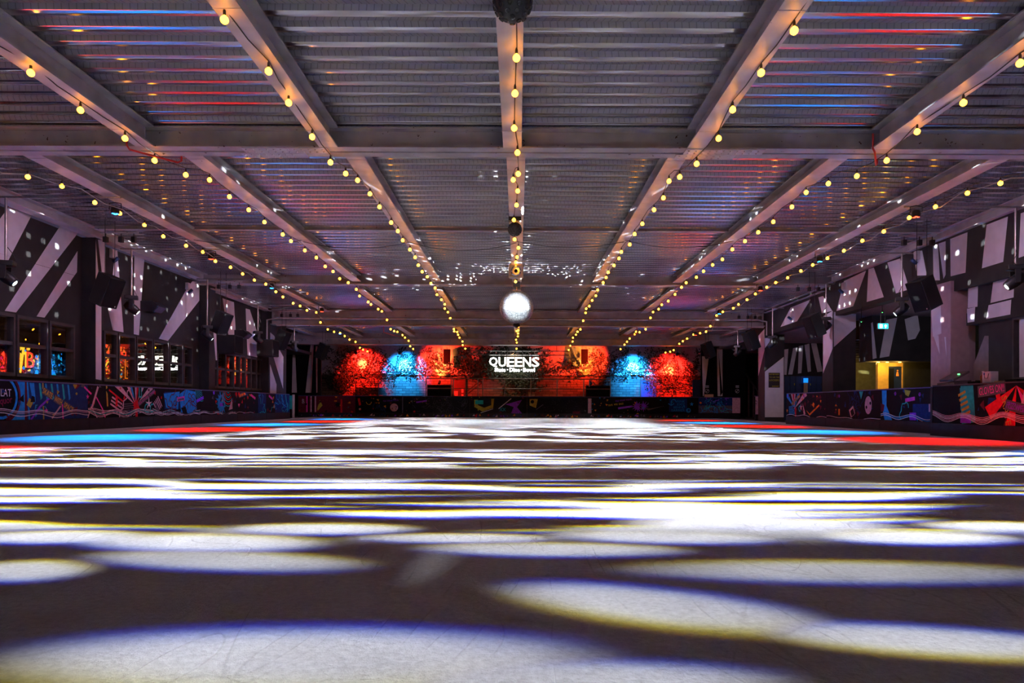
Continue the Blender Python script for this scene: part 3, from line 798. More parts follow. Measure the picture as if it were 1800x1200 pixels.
for i, px in enumerate((1545, 1561, 1583)):
    p = at(px, 634, 25.4)
    d = MB().lathe([(.05, 0), (.05, .02), (.0, .02)], 10, M4=Matrix.Translation((p.x, 25.45, 2.335))).build('downlight', M['warmled'], origin=(p.x, 25.45, 2.36))
    tag(d, 'small amber downlight under the striped bulkhead, ' + ('nearest the louvre', 'in the middle of three', 'nearest the dark corner')[i], 'downlight', 'downlights under the bulkhead')
    lamp('downlight_lamp', 'POINT', (p.x, 25.6, 2.2), 9, (1, .58, .12), rad=.04)
lamp('lobby_lamp', 'POINT', (at(1552, 650, 25.6).x, 25.5, 1.0), 10, (1, .55, .10), rad=.05)
struct('wall_lobby', MB().bx(at(1500, 650, 29).x, at(1545, 650, 29).x, 29, 29.15, 0, 2.6), mk('olive_wall_paint', (.40, .36, .10), .8, bump=.1), 'rough olive wall beyond the lobby')
lamp('lobby_lamp', 'POINT', (at(1522, 640, 28).x, 27.6, 2.3), 5, (1, .75, .2), rad=.05)
mb = MB()
for i in range(9):
    mb.box((at(1520, 600, 26.5).x, 26.5, 2.55+.09*i), (1.0, .02, .06), rot=Matrix.Rotation(.5, 3, 'X'))
tag(mb.build('louvre', mk('louvre_navy', (.02, .02, .035), .5)), 'dark horizontal louvre beside the hanging striped bulkhead', 'louvre')
struct('wall_corner_dark', MB().bx(at(1606, 600, 25.3).x, 22, 25.9, 26.1, 0, 4.02).bx(at(1507, 600, 26.6).x-.3, at(1535, 600, 26.6).x, 26.6, 26.7, 2.4, 4.02), mk('olive_haze_tint', (.045, .042, .018), .8), 'dark olive panel standing for the haze beyond the third column')  # dark haze put in as an olive panel
mb = MB().bx(0, .35, 0, .3, 0, .9).bx(-.15, .3, -.05, .05, .9, 1.35)
o = mb.build('chair_stack', M['black_matt'], origin=(0, 0, 0)); o.location = (at(1525, 690, 27).x, 27.5, 0)
tag(o, 'dark stacked furniture in front of the olive wall', 'furniture')
# exit sign
a, b = at(1543, 578, 22.5), at(1562, 568, 22.5)
t = thing('exit_sign', 'illuminated cyan exit sign with running figure and arrow', 'exit sign', (a.x, 22.5, a.z))
w, h = b.x-a.x, b.z-a.z
MB().bx(0, w, 0, .05, 0, h).build('case', M['paper'], t)
MB().bx(.012, w-.012, -.004, 0, .012, h-.012).build('sign_face', M['exitglow'], t)
mb = MB()
mb.bx(w*.16, w*.42, -.007, -.004, h*.18, h*.82, 0)
mb.prism([(w*.58, -.007, h*.5), (w*.72, -.007, h*.82), (w*.86, -.007, h*.5), (w*.77, -.007, h*.5), (w*.77, -.007, h*.18), (w*.67, -.007, h*.18), (w*.67, -.007, h*.5)], (0, .003, 0), 0)
mb.lathe([(0, -h*.07), (h*.07, 0), (0, h*.07)], 8, 1, Matrix.Translation((w*.33, -.009, h*.68)))
mb.tube([(w*.32, -.009, h*.6), (w*.28, -.009, h*.42), (w*.36, -.009, h*.25)], h*.04, 6, 1)
mb.build('symbols', [M['exitwhite'], M['bluedoor']], t)
MB().tube([(w*.3, .025, h), (w*.3, .025, 4.02-a.z)], .006, 5).tube([(w*.7, .025, h), (w*.7, .025, 4.02-a.z)], .006, 5).build('hanger', M['steel'], t)
for px, py, lab in ((1514, 563.5, 'tiny green status light on the side room ceiling by the second column'), (1551, 547, 'tiny green status light on the side room ceiling above the exit sign')):
    p = at(px, py, 22.0)
    tag(MB().lathe([(0, -.04), (.05, -.02), (.05, 0), (.01, 0), (.01, 4.02-p.z)], 8, 1, Matrix.Translation(p)).lathe([(0, -.05), (.022, -.035)], 6, 0, Matrix.Translation(p)).build('smoke_detector', [M['tinyled'], M['black']], origin=p), lab, 'detector')
# ------------------------------------------------------------------ lighting rails, moving heads, par lights
NTH = ['first', 'second', 'third', 'fourth', 'fifth']
SIDE = {-1: 'windowed side', 1: 'column side'}
def moving_head():
    """hung at the origin, lens tilted towards +x and down"""
    t = thing('moving_head', 'x x x x', 'stage light', (0, 0, 0))
    MB().bx(-.17, .17, -.12, .12, -.13, -.02).build('base', M['black'], t, .02)
    for s in (-1, 1):
        MB().prism([(-.06, s*.15, -.13), (.06, s*.15, -.13), (.05, s*.15, -.42), (-.05, s*.15, -.42)], (0, s*.035, 0)).build('yoke_arm', M['black'], t, .008)
    rot = Matrix.Translation((0, 0, -.36)) @ Matrix.Rotation(math.radians(128), 4, 'Y')
    h = MB().lathe([(.0, -.20), (.09, -.19), (.125, -.10), (.13, .06), (.11, .17), (.10, .21), (.06, .21)], 14, M4=rot).build('head', M['black'], t)
    MB().lathe([(.0, .205), (.062, .20), (.062, .212), (0, .222)], 12, M4=rot).build('lens', M['whitelens'], h)
    pts = [(0, .1, -.04), (.12, .22, .02), (.05, .28, .18), (0, .05, .3)]
    MB().tube(pts, .008, 5).build('power_cable', M['cable'], t)
    return t
def par_light(red):
    t = thing('par_light', 'x x x x', 'stage light', (0, 0, 0))
    h = MB().lathe([(.065, -.04), (.085, -.07), (.088, -.17), (.08, -.19), (.076, -.19)], 14).build('housing', M['black'], t)
    for i in range(3):
        a = 2*PI*i/3
        MB().lathe([(.028, -.188), (.028, -.196), (0, -.204)], 8, M4=Matrix.Translation((.042*math.cos(a), .042*math.sin(a), 0))).build('led_lens', M['redled'] if red else M['blueled'], h)
    MB().tube([(-.13, 0, -.10), (-.13, 0, .03), (0, 0, .06), (.13, 0, .03), (.13, 0, -.10)], .012, 6).build('bracket', M['black'], t)
    return t
protoH = None; protoP = {}
HEADS = []; PARS = []
hd = {-1: [((10, 488), 14.5), ((231, 542), 19.3), ((364, 590), 23.9), ((453, 597), 28.6), ((517, 612), 33.1)],
      1: [((1785, 495), 14.95), ((1585, 545), 19.46), ((1452, 575), 24.3), ((1358, 605), 28.9), ((1297, 620), 33.6)]}
pr = {-1: [((204, 368), 14.9), ((372, 443), 19.5), ((478, 497), 24.3), ((566, 549), 28.8), ((598, 578), 33.7)],
      1: [((1609, 368), 14.9), ((1440, 455), 19.5), ((1336, 507), 24.4), ((1264, 551), 29.0), ((1222, 577), 33.7)]}
for s in (-1, 1):
    for i, ((px, py), Y) in enumerate(hd[s]):
        p = at(px, py, Y)
        zr = flange_z(Y) - .075
        # rail from the beam to over the barrier
        xa = s*8.45; xe = s*11.25
        tag(MB().tube([(xa, Y, zr), (xe, Y, zr)], .024, 8).build('lighting_rail', M['steel']), 'grey steel tube clamped across the beams, %s along the %s' % (NTH[i], SIDE[s]), 'rail', 'lighting rails')
        top = Vector((p.x, Y, zr))
        tt = MB().tube([(p.x, Y, zr-.02), (p.x, Y, p.z+.35)], .026, 8).build('drop_pole', M['steel'])
        tag(tt, 'vertical steel drop pole hanging from the %s rail on the %s' % (NTH[i], SIDE[s]), 'pole', 'drop poles')
        if protoH is None: protoH = moving_head(); o = protoH
        else: o = copy_tree(protoH)
        o.location = (p.x, Y, p.z+.38)
        o.rotation_euler = (0, 0, (0 if s < 0 else PI) - s*(.35 + .1*i) * 1.0)
        tag(o, 'black moving head light with white lens on the %s drop pole along the %s' % (NTH[i], SIDE[s]), 'stage light', 'moving heads')
        HEADS.append((s, i, Vector((p.x, Y, p.z+.02))))
    for i, ((px, py), Y) in enumerate(pr[s]):
        red = (i % 2 == 1) if s < 0 else (i % 2 == 0)
        p = at(px, py, Y)
        key = red
        if key not in protoP: protoP[key] = par_light(red); o = protoP[key]
        else: o = copy_tree(protoP[key])
        zr = flange_z(Y) - .10
        o.location = (p.x, Y - .03, zr-.03)
        tag(o, 'small black can light glowing %s under the outer beam, %s along the %s' % ('red' if red else 'blue', NTH[i], SIDE[s]), 'stage light', 'red can lights' if red else 'blue can lights')
        PARS.append((s, red, Vector((p.x, Y - .09, zr-.30)), i))

# ------------------------------------------------------------------ loudspeakers
def speaker(label, loc, w, h, d, yaw, pitch, roll, top=None, name='speaker', wires=True):
    t = thing(name, label, 'speaker', loc)
    rot = (Matrix.Rotation(yaw, 4, 'Z') @ Matrix.Rotation(pitch, 4, 'X') @ Matrix.Rotation(roll, 4, 'Y'))
    # front faces -y locally; cabinet tapers to the back
    v = [(-w/2, -d/2, -h/2), (w/2, -d/2, -h/2), (w/2, -d/2, h/2), (-w/2, -d/2, h/2), (-w*.36, d/2, -h/2), (w*.36, d/2, -h/2), (w*.36, d/2, h/2), (-w*.36, d/2, h/2)]
    MB().add(v, [(0, 1, 2, 3), (7, 6, 5, 4), (0, 4, 5, 1), (1, 5, 6, 2), (2, 6, 7, 3), (3, 7, 4, 0)]).xf(rot).build('cabinet', M['black'], t, .012)
    MB().bx(-w*.46, w*.46, -d/2-.012, -d/2, -h*.47, h*.47).xf(rot).build('grille', M['black_matt'], t)
    MB().bx(w*.30, w*.34, -d/2-.016, -d/2-.012, -h*.44, -h*.40).xf(rot).build('badge', M['paper'], t)
    if wires and top:
        for sx in (-1, 1):
            a = rot @ Vector((sx*w*.3, .05, h/2-.01))
            MB().tube([a, (a.x, a.y, top-loc[2])], .008, 5).build('suspension_wire', M['cable'], t)
    return t
sp = {-1: [((187, 510), 17.6, .52, .80, .48), ((388, 567), 24.3, .50, .78, .45), ((495, 597), 30.9, .52, .88, .45), ((566, 617), 36.8, .50, .85, .45)],
      1: [((1626, 516), 17.3, .52, .80, .48), ((1432, 572), 23.9, .50, .80, .45), ((1321, 598), 30.6, .52, .85, .45), ((1246, 615), 36.8, .55, .85, .45)]}
for s in (-1, 1):
    for i, ((px, py), Y, w, h, d) in enumerate(sp[s]):
        p = at(px, py, Y)
        speaker('black loudspeaker tilted towards the ice on wires, %s along the %s' % (NTH[i], SIDE[s]), p, w, h, d, -s*PI/2.35, .40, 0.0, flange_z(Y)+(.25 if Y < 25 else .16))
for (px, py), lab in (((786, 627), 'upright black loudspeaker over the orange glow, windowed side of the neon sign'), ((1027, 627), 'upright black loudspeaker over the amber glow, column side of the neon sign')):
    p = at(px, py, 44.3)
    speaker(lab, p, .46, .95, .4, 0, -.1, 0, 4.6)
for i, (px, py, Y) in enumerate(((270, 540, 21.6), (428, 588, 28.6))):
    p = onx(px, py, LX+.28); t = thing('wall_flood', 'small black wedge box on the striped wall, ' + ('above the second window group' if i == 0 else 'above the third window group'), 'speaker', p)
    MB().prism([(-.28, -.26, -.16), (.1, -.26, -.16), (.28, -.26, 0.02), (.1, -.26, .17), (-.28, -.26, .17)], (0, .52, 0)).build('cabinet', M['black'], t, .01)  # box of a wall flood light with a glass front
    MB().prism([(.12, -.22, -.15), (.275, -.22, 0.0), (.285, -.22, -.01), (.13, -.22, -.16)], (0, .44, 0)).build('glass_face', mk('flood_glass', (.12, .11, .16), .15), t)
for i, (px, py) in enumerate(((405, 606), (471, 612))):
    p = onx(px, py, (LX, LP)[i]+.36); t = thing('bass_speaker', 'square brown-black box cabinet over the third windows, ' + ('beside the tilted stripe' if i == 0 else 'beside the third pilaster'), 'speaker', p)
    MB().bx(-.34, .34, -.4, .4, -.36, .36).build('cabinet', M['wallblack'], t, .01)
    MB().bx(.34, .352, -.36, .36, -.32, .32).build('grille', M['black_matt'], t)
# little roof pulleys that carry the wires
for s in (-1, 1):
    for i, (Y, z) in enumerate(((17.7, 5.12), (24.4, 5.06), (30.9, 4.9))):
        x = s*10.35
        t = thing('wire_pulley', 'pair of black pulley blocks under the roof, %s along the %s' % (NTH[i], SIDE[s]), 'pulley', (x, Y, z))
        MB().bx(-.5, .5, -.02, .02, -.03, .01).build('bar', M['crossbeam'], t)
        for dx in (-.35, .05, .38):
            MB().bx(dx-.05, dx+.05, -.05, .05, -.26, -.12).tube([(dx, 0, -.12), (dx, 0, -.02)], .012, 5).build('pulley', M['black'], t)
    for i, (px, py) in enumerate(((198, 452), (330, 508)) if s < 0 else ((1483, 508), (1612, 455), (1392, 556))):
        p = onx(px, py, (LX + .05) if s < 0 else RX - .05)
        t = thing('wall_camera', 'small security camera on the striped wall, %s along the %s' % (NTH[i], SIDE[s]), 'camera', p)
        MB().bx(-.05, .05, -.08, .08, -.02, .22).build('mount', M['paper'], t)
        MB().lathe([(.0, -.14), (.05, -.13), (.055, .05), (0, .06)], 8, M4=Matrix.Translation((-s*.12, 0, -.05)) @ Matrix.Rotation(-s*.9, 4, 'Y')).build('camera_body', M['navy'], t)

# ------------------------------------------------------------------ balls on the middle beam
def spot_ball(label, px, py, Y, r, ztop):
    p = at(px, py, Y); t = thing('effect_ball', label, 'effect light', p)
    b = MB().lathe([(r*math.sin(PI*i/14), -r*math.cos(PI*i/14)) for i in range(15)], 24); b.build('shell', M['black'], t)
    for i in range(1, 9):
        a = PI*i/9; n = max(4, int(13*math.sin(a)))
        for j in range(n):
            w = 2*PI*(j+.5*(i % 2))/n
            d = Vector((math.sin(a)*math.cos(w), math.sin(a)*math.sin(w), math.cos(a)))
            if d.y > .45: continue
            q_ = d.to_track_quat('Z', 'Y').to_matrix().to_4x4()
            MB().lathe([(r*.15, r*.97), (r*.15, r*1.05), (r*.11, r*1.05), (r*.09, r*.99), (0, r*.985)], 8, M4=q_).build('lens_port', LENSM, t)
    MB().bx(-.15, .15, -.1, .1, r+.03, r+.15).build('motor', M['black'], t, .01)
    MB().tube([(0, 0, r*.95), (0, 0, r+.06)], .02, 6).build('spindle', M['steel'], t)
    MB().tube([(-.2, 0, r+.16), (.2, 0, r+.16)], .022, 6).tube([(0, 0, r+.15), (0, 0, ztop-p.z)], .015, 6).build('hanger', M['steel'], t)
    return t
LENSM = mk('smoked_lens', (.03, .028, .026), .18)
spot_ball('black studded effect ball under the middle beam in the first bay, cut by the frame', 901, 4, 6.35, .178, 4.72)
spot_ball('black studded effect ball under the middle beam in the second bay', 905, 403, 16.2, .16, 5.12)
p = at(907, 477, 20.4); t = thing('projector', 'pale box projector with round black lens above the mirror ball', 'projector', p)
MB().bx(-.22, .22, -.14, .14, -.20, .20).build('body', mk('projector_shell', (.62, .46, .30), .5), t, .04)
MB().lathe([(.17, -.02), (.17, .02), (.13, .05), (.12, .05)], 8, M4=Matrix.Translation((0, -.14, -.02)) @ Matrix.Rotation(PI/2, 4, 'X')).build('lens_ring', M['chrome'], t)
MB().lathe([(.05, -.02), (.055, .06), (0, .062)], 12, M4=Matrix.Translation((0, -.14, -.02)) @ Matrix.Rotation(PI/2, 4, 'X')).build('lens', M['black_matt'], t)
MB().tube([(-.30, 0, .30), (.30, 0, .30)], .022, 6).tube([(0, 0, .2), (0, 0, 5.13-p.z)], .03, 6).build('clamp_bar', M['steel'], t)
# mirror ball
bc = at(908, 540, 23.9); br_ = .59
t = thing('mirror_ball', 'large bright mirror ball hanging from the middle beam', 'mirror ball', bc)
mb = MB(); nb = 30
for i in range(nb):
    a0, a1 = PI*i/nb+.004, PI*(i+1)/nb-.004
    am = (a0+a1)/2; n = max(6, int(2*PI*math.sin(am)*nb/PI))
    for j in range(n):
        w0, w1 = 2*PI*j/n + .006/max(.1, math.sin(am)), 2*PI*(j+1)/n - .006/max(.1, math.sin(am))
        mb.poly([(br_*math.sin(a)*math.cos(w), br_*math.sin(a)*math.sin(w), br_*math.cos(a)) for a, w in ((a0, w0), (a0, w1), (a1, w1), (a1, w0))])
mb.build('mirror_tiles', M['mirror'], t)
MB().lathe([(br_*.985*math.sin(PI*i/20), -br_*.985*math.cos(PI*i/20)) for i in range(21)], 36).build('core', M['black'], t)
MB().tube([(0, 0, br_*.9), (0, 0, br_+.12)], .03, 8).build('spindle', M['chrome'], t)
MB().bx(-.12, .12, -.1, .1, br_+.12, br_+.30).tube([(0, 0, br_+.3), (0, 0, 5.12-bc.z)], .03, 8).build('motor', M['black'], t)
MB().lathe([(.03, -br_-.13), (.13, -br_-.06), (.11, -br_+.02)], 12).build('lower_cap', M['black'], t)

# ------------------------------------------------------------------ rink barriers with graffiti murals
class Art:
    def __init__(s, mb, w, z0, z1, seed):
        s.mb, s.w, s.z0, s.z1, s.k, s.r = mb, w, z0, z1, 0, random.Random(seed)
        s.h = z1-z0; s.ox = 0.0
    def poly(s, pts, c):
        p = clip_rect([(x+s.ox, s.z0+y) for x, y in pts], 0.004, s.w-.004, s.z0, s.z1)
        s.k += 1
        if len(p) > 2: s.mb.poly([(x, -.0006-.00012*s.k, z) for x, z in p], c)
    def rect(s, x, y, w, h, c, a=0):
        ca, sa = math.cos(a), math.sin(a)
        s.poly([(x+p*ca-q_*sa, y+p*sa+q_*ca) for p, q_ in ((0, 0), (w, 0), (w, h), (0, h))], c)
    def disc(s, x, y, r, c, n=18, sx=1.0):
        s.poly([(x+sx*r*math.cos(2*PI*i/n), y+r*math.sin(2*PI*i/n)) for i in range(n)], c)
    def star(s, x, y, r, c, n=5, inner=.42, a0=PI/2):
        for i in range(n):
            a = a0+2*PI*i/n
            s.poly([(x, y), (x+r*inner*math.cos(a-PI/n), y+r*inner*math.sin(a-PI/n)), (x+r*math.cos(a), y+r*math.sin(a)), (x+r*inner*math.cos(a+PI/n), y+r*inner*math.sin(a+PI/n))], c); s.k -= 1
        s.k += 1
    def line(s, pts, wd, c):
        for (x0, y0), (x1, y1) in zip(pts, pts[1:]):
            d = math.hypot(x1-x0, y1-y0) or 1; nx, ny = -(y1-y0)/d*wd/2, (x1-x0)/d*wd/2
            s.poly([(x0+nx, y0+ny), (x0-nx, y0-ny), (x1-nx, y1-ny), (x1+nx, y1+ny)], c); s.k -= 1
        s.k += 1
    def arc(s, x, y, r, a0, a1, wd, c, n=12):
        s.line([(x+r*math.cos(a0+(a1-a0)*i/n), y+r*math.sin(a0+(a1-a0)*i/n)) for i in range(n+1)], wd, c)
    def burst(s, x, y, r0, r1, n, c):
        for i in range(n):
            a = 2*PI*i/n + s.r.uniform(-.1, .1); b = PI/n*.8; rr = r1*s.r.uniform(.7, 1.1)
            s.poly([(x+r0*math.cos(a-b), y+r0*math.sin(a-b)), (x+rr*math.cos(a), y+rr*math.sin(a)), (x+r0*math.cos(a+b), y+r0*math.sin(a+b))], c); s.k -= 1
        s.disc(x, y, r0*1.05, c)
    def rays(s, x, y, R, cols, a0, a1):
        n = len(cols)
        for i, c in enumerate(cols):
            p, q_ = a0+(a1-a0)*i/n, a0+(a1-a0)*(i+.85)/n
            s.poly([(x, y), (x+R*math.cos(p), y+R*math.sin(p)), (x+R*math.cos(q_), y+R*math.sin(q_))], c); s.k -= 1
        s.k += 1
    def zig(s, x, y, L, a, wd, c):
        pts = []; n = 6
        for i in range(n+1):
            o = wd*(1 if i % 2 else -1); pts.append((x+L*i/n*math.cos(a)-o*math.sin(a), y+L*i/n*math.sin(a)+o*math.cos(a)))
        s.line(pts, wd*.8, c)
    def bars(s, x, y, w, h, n, c, a=0):
        for i in range(n):
            ca, sa = math.cos(a), math.sin(a); o = h*i/n
            s.rect(x-o*sa, y+o*ca, w, h/n*.5, c, a)
    def squig(s, x, y, L, c, wd=.022):
        pts = [(x, y)]
        a = s.r.uniform(0, 6)
        for i in range(9):
            a += s.r.uniform(-1.4, 1.4); pts.append((pts[-1][0]+L*math.cos(a), pts[-1][1]+L*math.sin(a)))
        s.line(pts, wd, c)
    def text(s, txt, x, y, w, h, c, a=0, plate=None, pad=.03):
        if plate is not None:
            ca, sa = math.cos(a), math.sin(a)
            s.rect(x-pad*ca+pad*sa, y-pad*sa-pad*ca, w+2*pad, h+2*pad, plate, a)
        s.k += 1
        if x+s.ox > s.w-.08 or x+s.ox+w < .1: return
        text_into(s.mb, txt, x+s.ox, s.z0+y, w, h, -.0008-.00012*s.k, c, a)
    def waves(s, cols, amp=.07, base=.05, n=4, ph=0.0):  # pale lines painted for light rippling off the ice
        s.ox = 0.0
        for j in range(n):
            c = cols[j % len(cols)]
            s.line([(s.w*i/26, base+.035*j+amp*(.5+.5*math.sin(i*.62+ph))*(1-.08*j) + .03*math.sin(i*.23+ph)) for i in range(27)], .014, c)
    def shards(s, n, cols, r0=.05, r1=.22, ymin=0.0):
        for i in range(n):
            x, y = s.r.uniform(0, s.w), s.r.uniform(ymin, s.h); rr = s.r.uniform(r0, r1); a = s.r.uniform(0, 6); k = s.r.choice((3, 3, 4))
            s.poly([(x+rr*s.r.uniform(.3, 1)*math.cos(a+2*PI*j/k), y+rr*s.r.uniform(.3, 1)*math.sin(a+2*PI*j/k)) for j in range(k)], s.r.choice(cols))
    def hexes(s, pos):
        for x, y in pos:
            s.disc(x, y, .055, PU, 6); s.disc(x, y, .035, K, 6); s.disc(x, y, .02, PK, 6)

def barrier(label, x, y, rz, w, art, seed, cap_w=.14, h=1.185, kick=.30, capm=None, group='graffiti barrier panels'):
    t = thing('barrier_panel', label, 'barrier', (x, y, 0), rz, group)
    mb = MB().bx(0.004, w-.004, 0, .10, kick-.05, h-.025, K)
    art(Art(mb, w, kick+.005, h-.03, seed))
    mb.build('board', PAL, t)
    MB().bx(0.003, w-.003, -.035, .10, 0.0, kick).build('kick_plate', M['kick'], t, .006)
    MB().bx(0, w, -.012, cap_w, h-.025, h+.005).build('cap_rail', capm or M['cap'], t, .006)
    return t
def combo(*parts):
    def fn(a):
        for f, ox in parts:
            a.ox = ox; f(a)
    return fn
def L_meat(a):
    a.rect(0, 0, a.w, a.h, NV); a.rect(0, 0, .86, a.h, B); a.disc(.16, .50, .58, MA, 26); a.disc(.16, .50, .52, K, 26); a.disc(.16, .50, .48, B, 26); a.disc(.16, .5, .42, K, 26)
    a.text('MEAT', .005, .52, .44, .16, W); a.text('Liquor', .01, .28, .48, .20, MA2, .12)
    a.line([(.3, .12), (.45, .02)], .04, MA); a.line([(.3, .02), (.45, .12)], .04, MA); a.rect(.86, 0, .07, a.h, MA); a.rect(.98, 0, .05, a.h, B, .08); a.poly([(1.0, .84), (1.15, .84), (1.25, .1), (1.2, .05)], B)
    for i in range(5): a.arc(1.35, .1, .08+.06*i, .2, 2.9, .025, TE if i % 2 else NV)
    a.shards(10, [NV, K, MA], .05, .16, .3); a.rect(1.45, 0, .04, a.h, OL, .04)
def L_space(a):
    a.shards(10, [NV, K, MA], .1, .3); a.poly([(.15, .35), (.5, .8), (1.5, .85), (1.7, .4), (1.0, .25)], NV)
    for i in range(6): a.poly([(.3+.2*i, .84), (.36+.2*i, .84), (.42+.2*i, .5), (.36+.2*i, .45)], B if i % 2 else TE)
    a.line([(.05, 0), (.35, .3), (.7, .52)], .05, PU); a.line([(.75, .02), (1.1, .35)], .045, DP); a.line([(1.15, 0), (1.12, .36)], .045, PK)
    a.text('SKATE', .42, .62, .34, .13, YE, -.42, GR, .025); a.text('WITH', .82, .44, .28, .13, YE, -.42, GR, .025); a.text('SPACE', 1.16, .29, .36, .13, YE, -.42, GR, .025)
    for x, y in ((.55, .2), (2.1, .55), (2.75, .15)): a.star(x, y, .07, PK)
    a.star(2.35, .40, .06, OR); a.star(.8, .1, .05, OL)
    a.line([(1.95, .8), (2.25, .62)], .05, PK); a.poly([(2.25, .3), (2.5, .84), (2.56, .8), (2.32, .28)], DP); a.line([(2.45, .55), (2.75, .2), (2.85, 0)], .04, PK); a.line([(2.1, 0), (2.25, .3), (2.5, 0)], .035, DP)
    a.shards(14, [K, GR, OL, K, NV], .04, .14, .3); a.line([(2.9, .85), (2.95, .3)], .06, OL); a.waves([W, GR, DP], .08, .06, 4, 1.0)
def L_burst(a):
    a.shards(8, [NV, K], .1, .2); a.line([(.05, .75), (.75, .42)], .05, RD); a.bars(.1, .35, .6, .3, 3, DP, -.4); a.rect(.35, .3, .1, .3, RD)
    a.rays(1.35, .32, 1.2, [DP, K, DP, K, RD, DP, K, B, DP, K, DP], .5, 2.7); a.bars(.65, .1, .65, .3, 5, GR, .05); a.zig(.5, 0, 1.0, 1.0, .05, DP)
    a.burst(1.38, .33, .13, .28, 12, RD); a.rect(1.33, 0, .12, .3, RD); a.rect(1.5, .55, .16, .35, TE); a.rect(1.55, .6, .07, .25, K)
    a.text('GLOVES ON!!', 1.52, .34, .95, .075, PK, .42, GR, .03)
    a.star(2.05, .38, .2, W, 5, .25); a.arc(1.95, .25, .12, 1, 5.5, .05, TE); a.arc(2.25, .25, .12, 1, 5.5, .05, TE); a.bars(2.3, .4, .4, .4, 5, DP, -.9); a.shards(8, [MA, K, RD, B], .04, .12); a.poly([(2.4, .02), (2.45, .45), (2.7, .02)], GR)
    a.waves([W, DP, TE], .12, .02, 4, 2.2)
def L_pow(a):
    a.rect(.25, .2, 1.0, .55, NV, .02); a.poly([(.2, .7), (1.2, .78), (1.1, .2), (.35, .25)], B); [a.squig(.42+.1*i, .38+.05*(i % 3), .1, MA, .035) for i in range(7)]
    a.poly([(1.3, .1), (1.2, .7), (1.6, .86), (2.3, .8), (2.4, .2), (1.9, .05)], B)
    for i in range(7): a.squig(1.4+.13*i, .3+.06*(i % 4), .1, MA, .03)
    a.rect(1.05, .45, .5, .14, PK, .1); a.rect(1.1, .48, .4, .06, GR, .1); a.poly([(1.5, 0), (1.3, .25), (1.6, .3), (1.75, .05)], K)
    for i in range(6): a.arc(2.75, .95, .12+.07*i, PI, 1.6*PI, .025, TE)
    a.rect(2.4, .42, .55, .11, PU, .25); a.waves([W, W, GR], .07, 0.0, 3, .3)
def L_sun(a):
    a.shards(6, [NV, K, GR], .08, .2); a.burst(.75, .42, .3, .5, 14, B); a.poly([(.62, .48), (.75, .7), (.88, .48)], NV); a.rect(.6, .3, .32, .12, PU)
    for i in range(7): a.arc(1.35, .95, .14+.085*i, PI, 1.75*PI, .035, RD if i % 2 else TE)
    a.poly([(1.4, .15), (1.7, .6), (1.75, .2)], DP); a.shards(16, [MA, PK, K, RD, PU], .05, .18)
    a.rect(2.12, .62, .66, .17, GR, .18)
    for i in range(3): a.rect(2.16+.2*i, .66+.036*i, .15, .1, OR, .18); a.burst(2.1, .78, .05, .14, 9, RD)
    a.shards(14, [OR, RD, DP, NV, MA], .04, .15); a.waves([W, K], .05, 0, 2, .4)
def L_blue(a):
    a.rect(.1, .72, .5, .1, PK, -.3); a.shards(10, [MA, RD, OR, NV], .05, .16); a.rect(.9, 0, 2.4, a.h, NV)
    for i in range(10): a.squig(1.2+.16*i, .4, .12, B if i % 2 else TE, .03)
    a.line([(2.3, .85), (2.42, .5), (2.6, .25), (2.5, 0)], .08, TE); a.rect(2.8, 0, .03, a.h, B)
lefts = [('graffiti barrier panel by the windows, mostly out of view past the round MEAT sign', combo((L_pow, 0))),
         ('graffiti barrier panel by the windows with round MEAT sign and yellow SKATE WITH SPACE', combo((L_meat, 0), (L_space, 1.0))),
         ('graffiti barrier panel by the windows with pink crossing strokes and a red burst', combo((L_space, -2.11), (L_burst, .85))),
         ('graffiti barrier panel by the windows with blue bubble scrawl', combo((L_burst, -2.26), (L_pow, .45))),
         ('graffiti barrier panel by the windows with a pale blue spiky sun', combo((L_pow, -2.66), (L_sun, .95))),
         ('graffiti barrier panel by the windows with a strip of orange blocks', combo((L_sun, -1.9), (L_blue, 1.3))), ('graffiti barrier panel by the windows with dark teal drips at its end', combo((L_blue, .25)))]
pw = (33.2-11.4)/7
for i, (lab, art) in enumerate(lefts):
    barrier(lab, -11.1, 11.4+pw*i, PI/2, pw, art, 100+i)
# column-side barrier
def R_rays(a):
    a.rays(.75, .3, 1.2, [DP, K, B, K, DP, RD, DP, K, B, K], .4, 2.9); a.bars(.25, .05, .6, .35, 6, B, .1); a.text('SKATE', .52, .42, .2, .1, YE, .4, GR, .02); a.text('WITH', .80, .54, .2, .1, YE, .4, GR, .02); a.text('SPACE', 1.05, .65, .22, .1, YE, .4, GR, .02)
    a.burst(.85, .25, .08, .14, 9, RD); a.rect(.8, 0, .12, .3, RD); a.star(1.35, .35, .16, DP, 5, .3); a.arc(1.25, .3, .1, 1, 5.5, .04, TE); a.poly([(1.6, .05), (1.5, .5), (1.75, .1)], DP)
    a.poly([(1.8, .25), (2.1, .05), (2.9, .4), (2.85, .45), (2.1, .12)], OR); a.shards(26, [OR, MA, K, OR, MA], .04, .16, .2); a.hexes([(.15, .78), (1.6, .78)]); a.waves([W, K], .06, 0, 2)
def R_skull(a):
    a.shards(30, [MA, K, K, OR, NV], .05, .16); a.hexes([(.45, .72)]); a.rect(.4, .1, .1, .2, OR)
    for i in range(12): a.squig(1.1+.07*i, .35+.05*(i % 5), .08, NV, .015)
    a.poly([(1.75, .84), (2.0, .84), (1.87, .6)], TE); a.disc(2.3, .42, .27, DP, 18, .75); a.disc(2.2, .36, .05, K); a.disc(2.42, .48, .05, K); a.rect(1.25, .02, .3, .28, DP, .5); a.rect(1.30, .06, .2, .2, K, .5); a.waves([W, K], .04, 0, 2, 1)
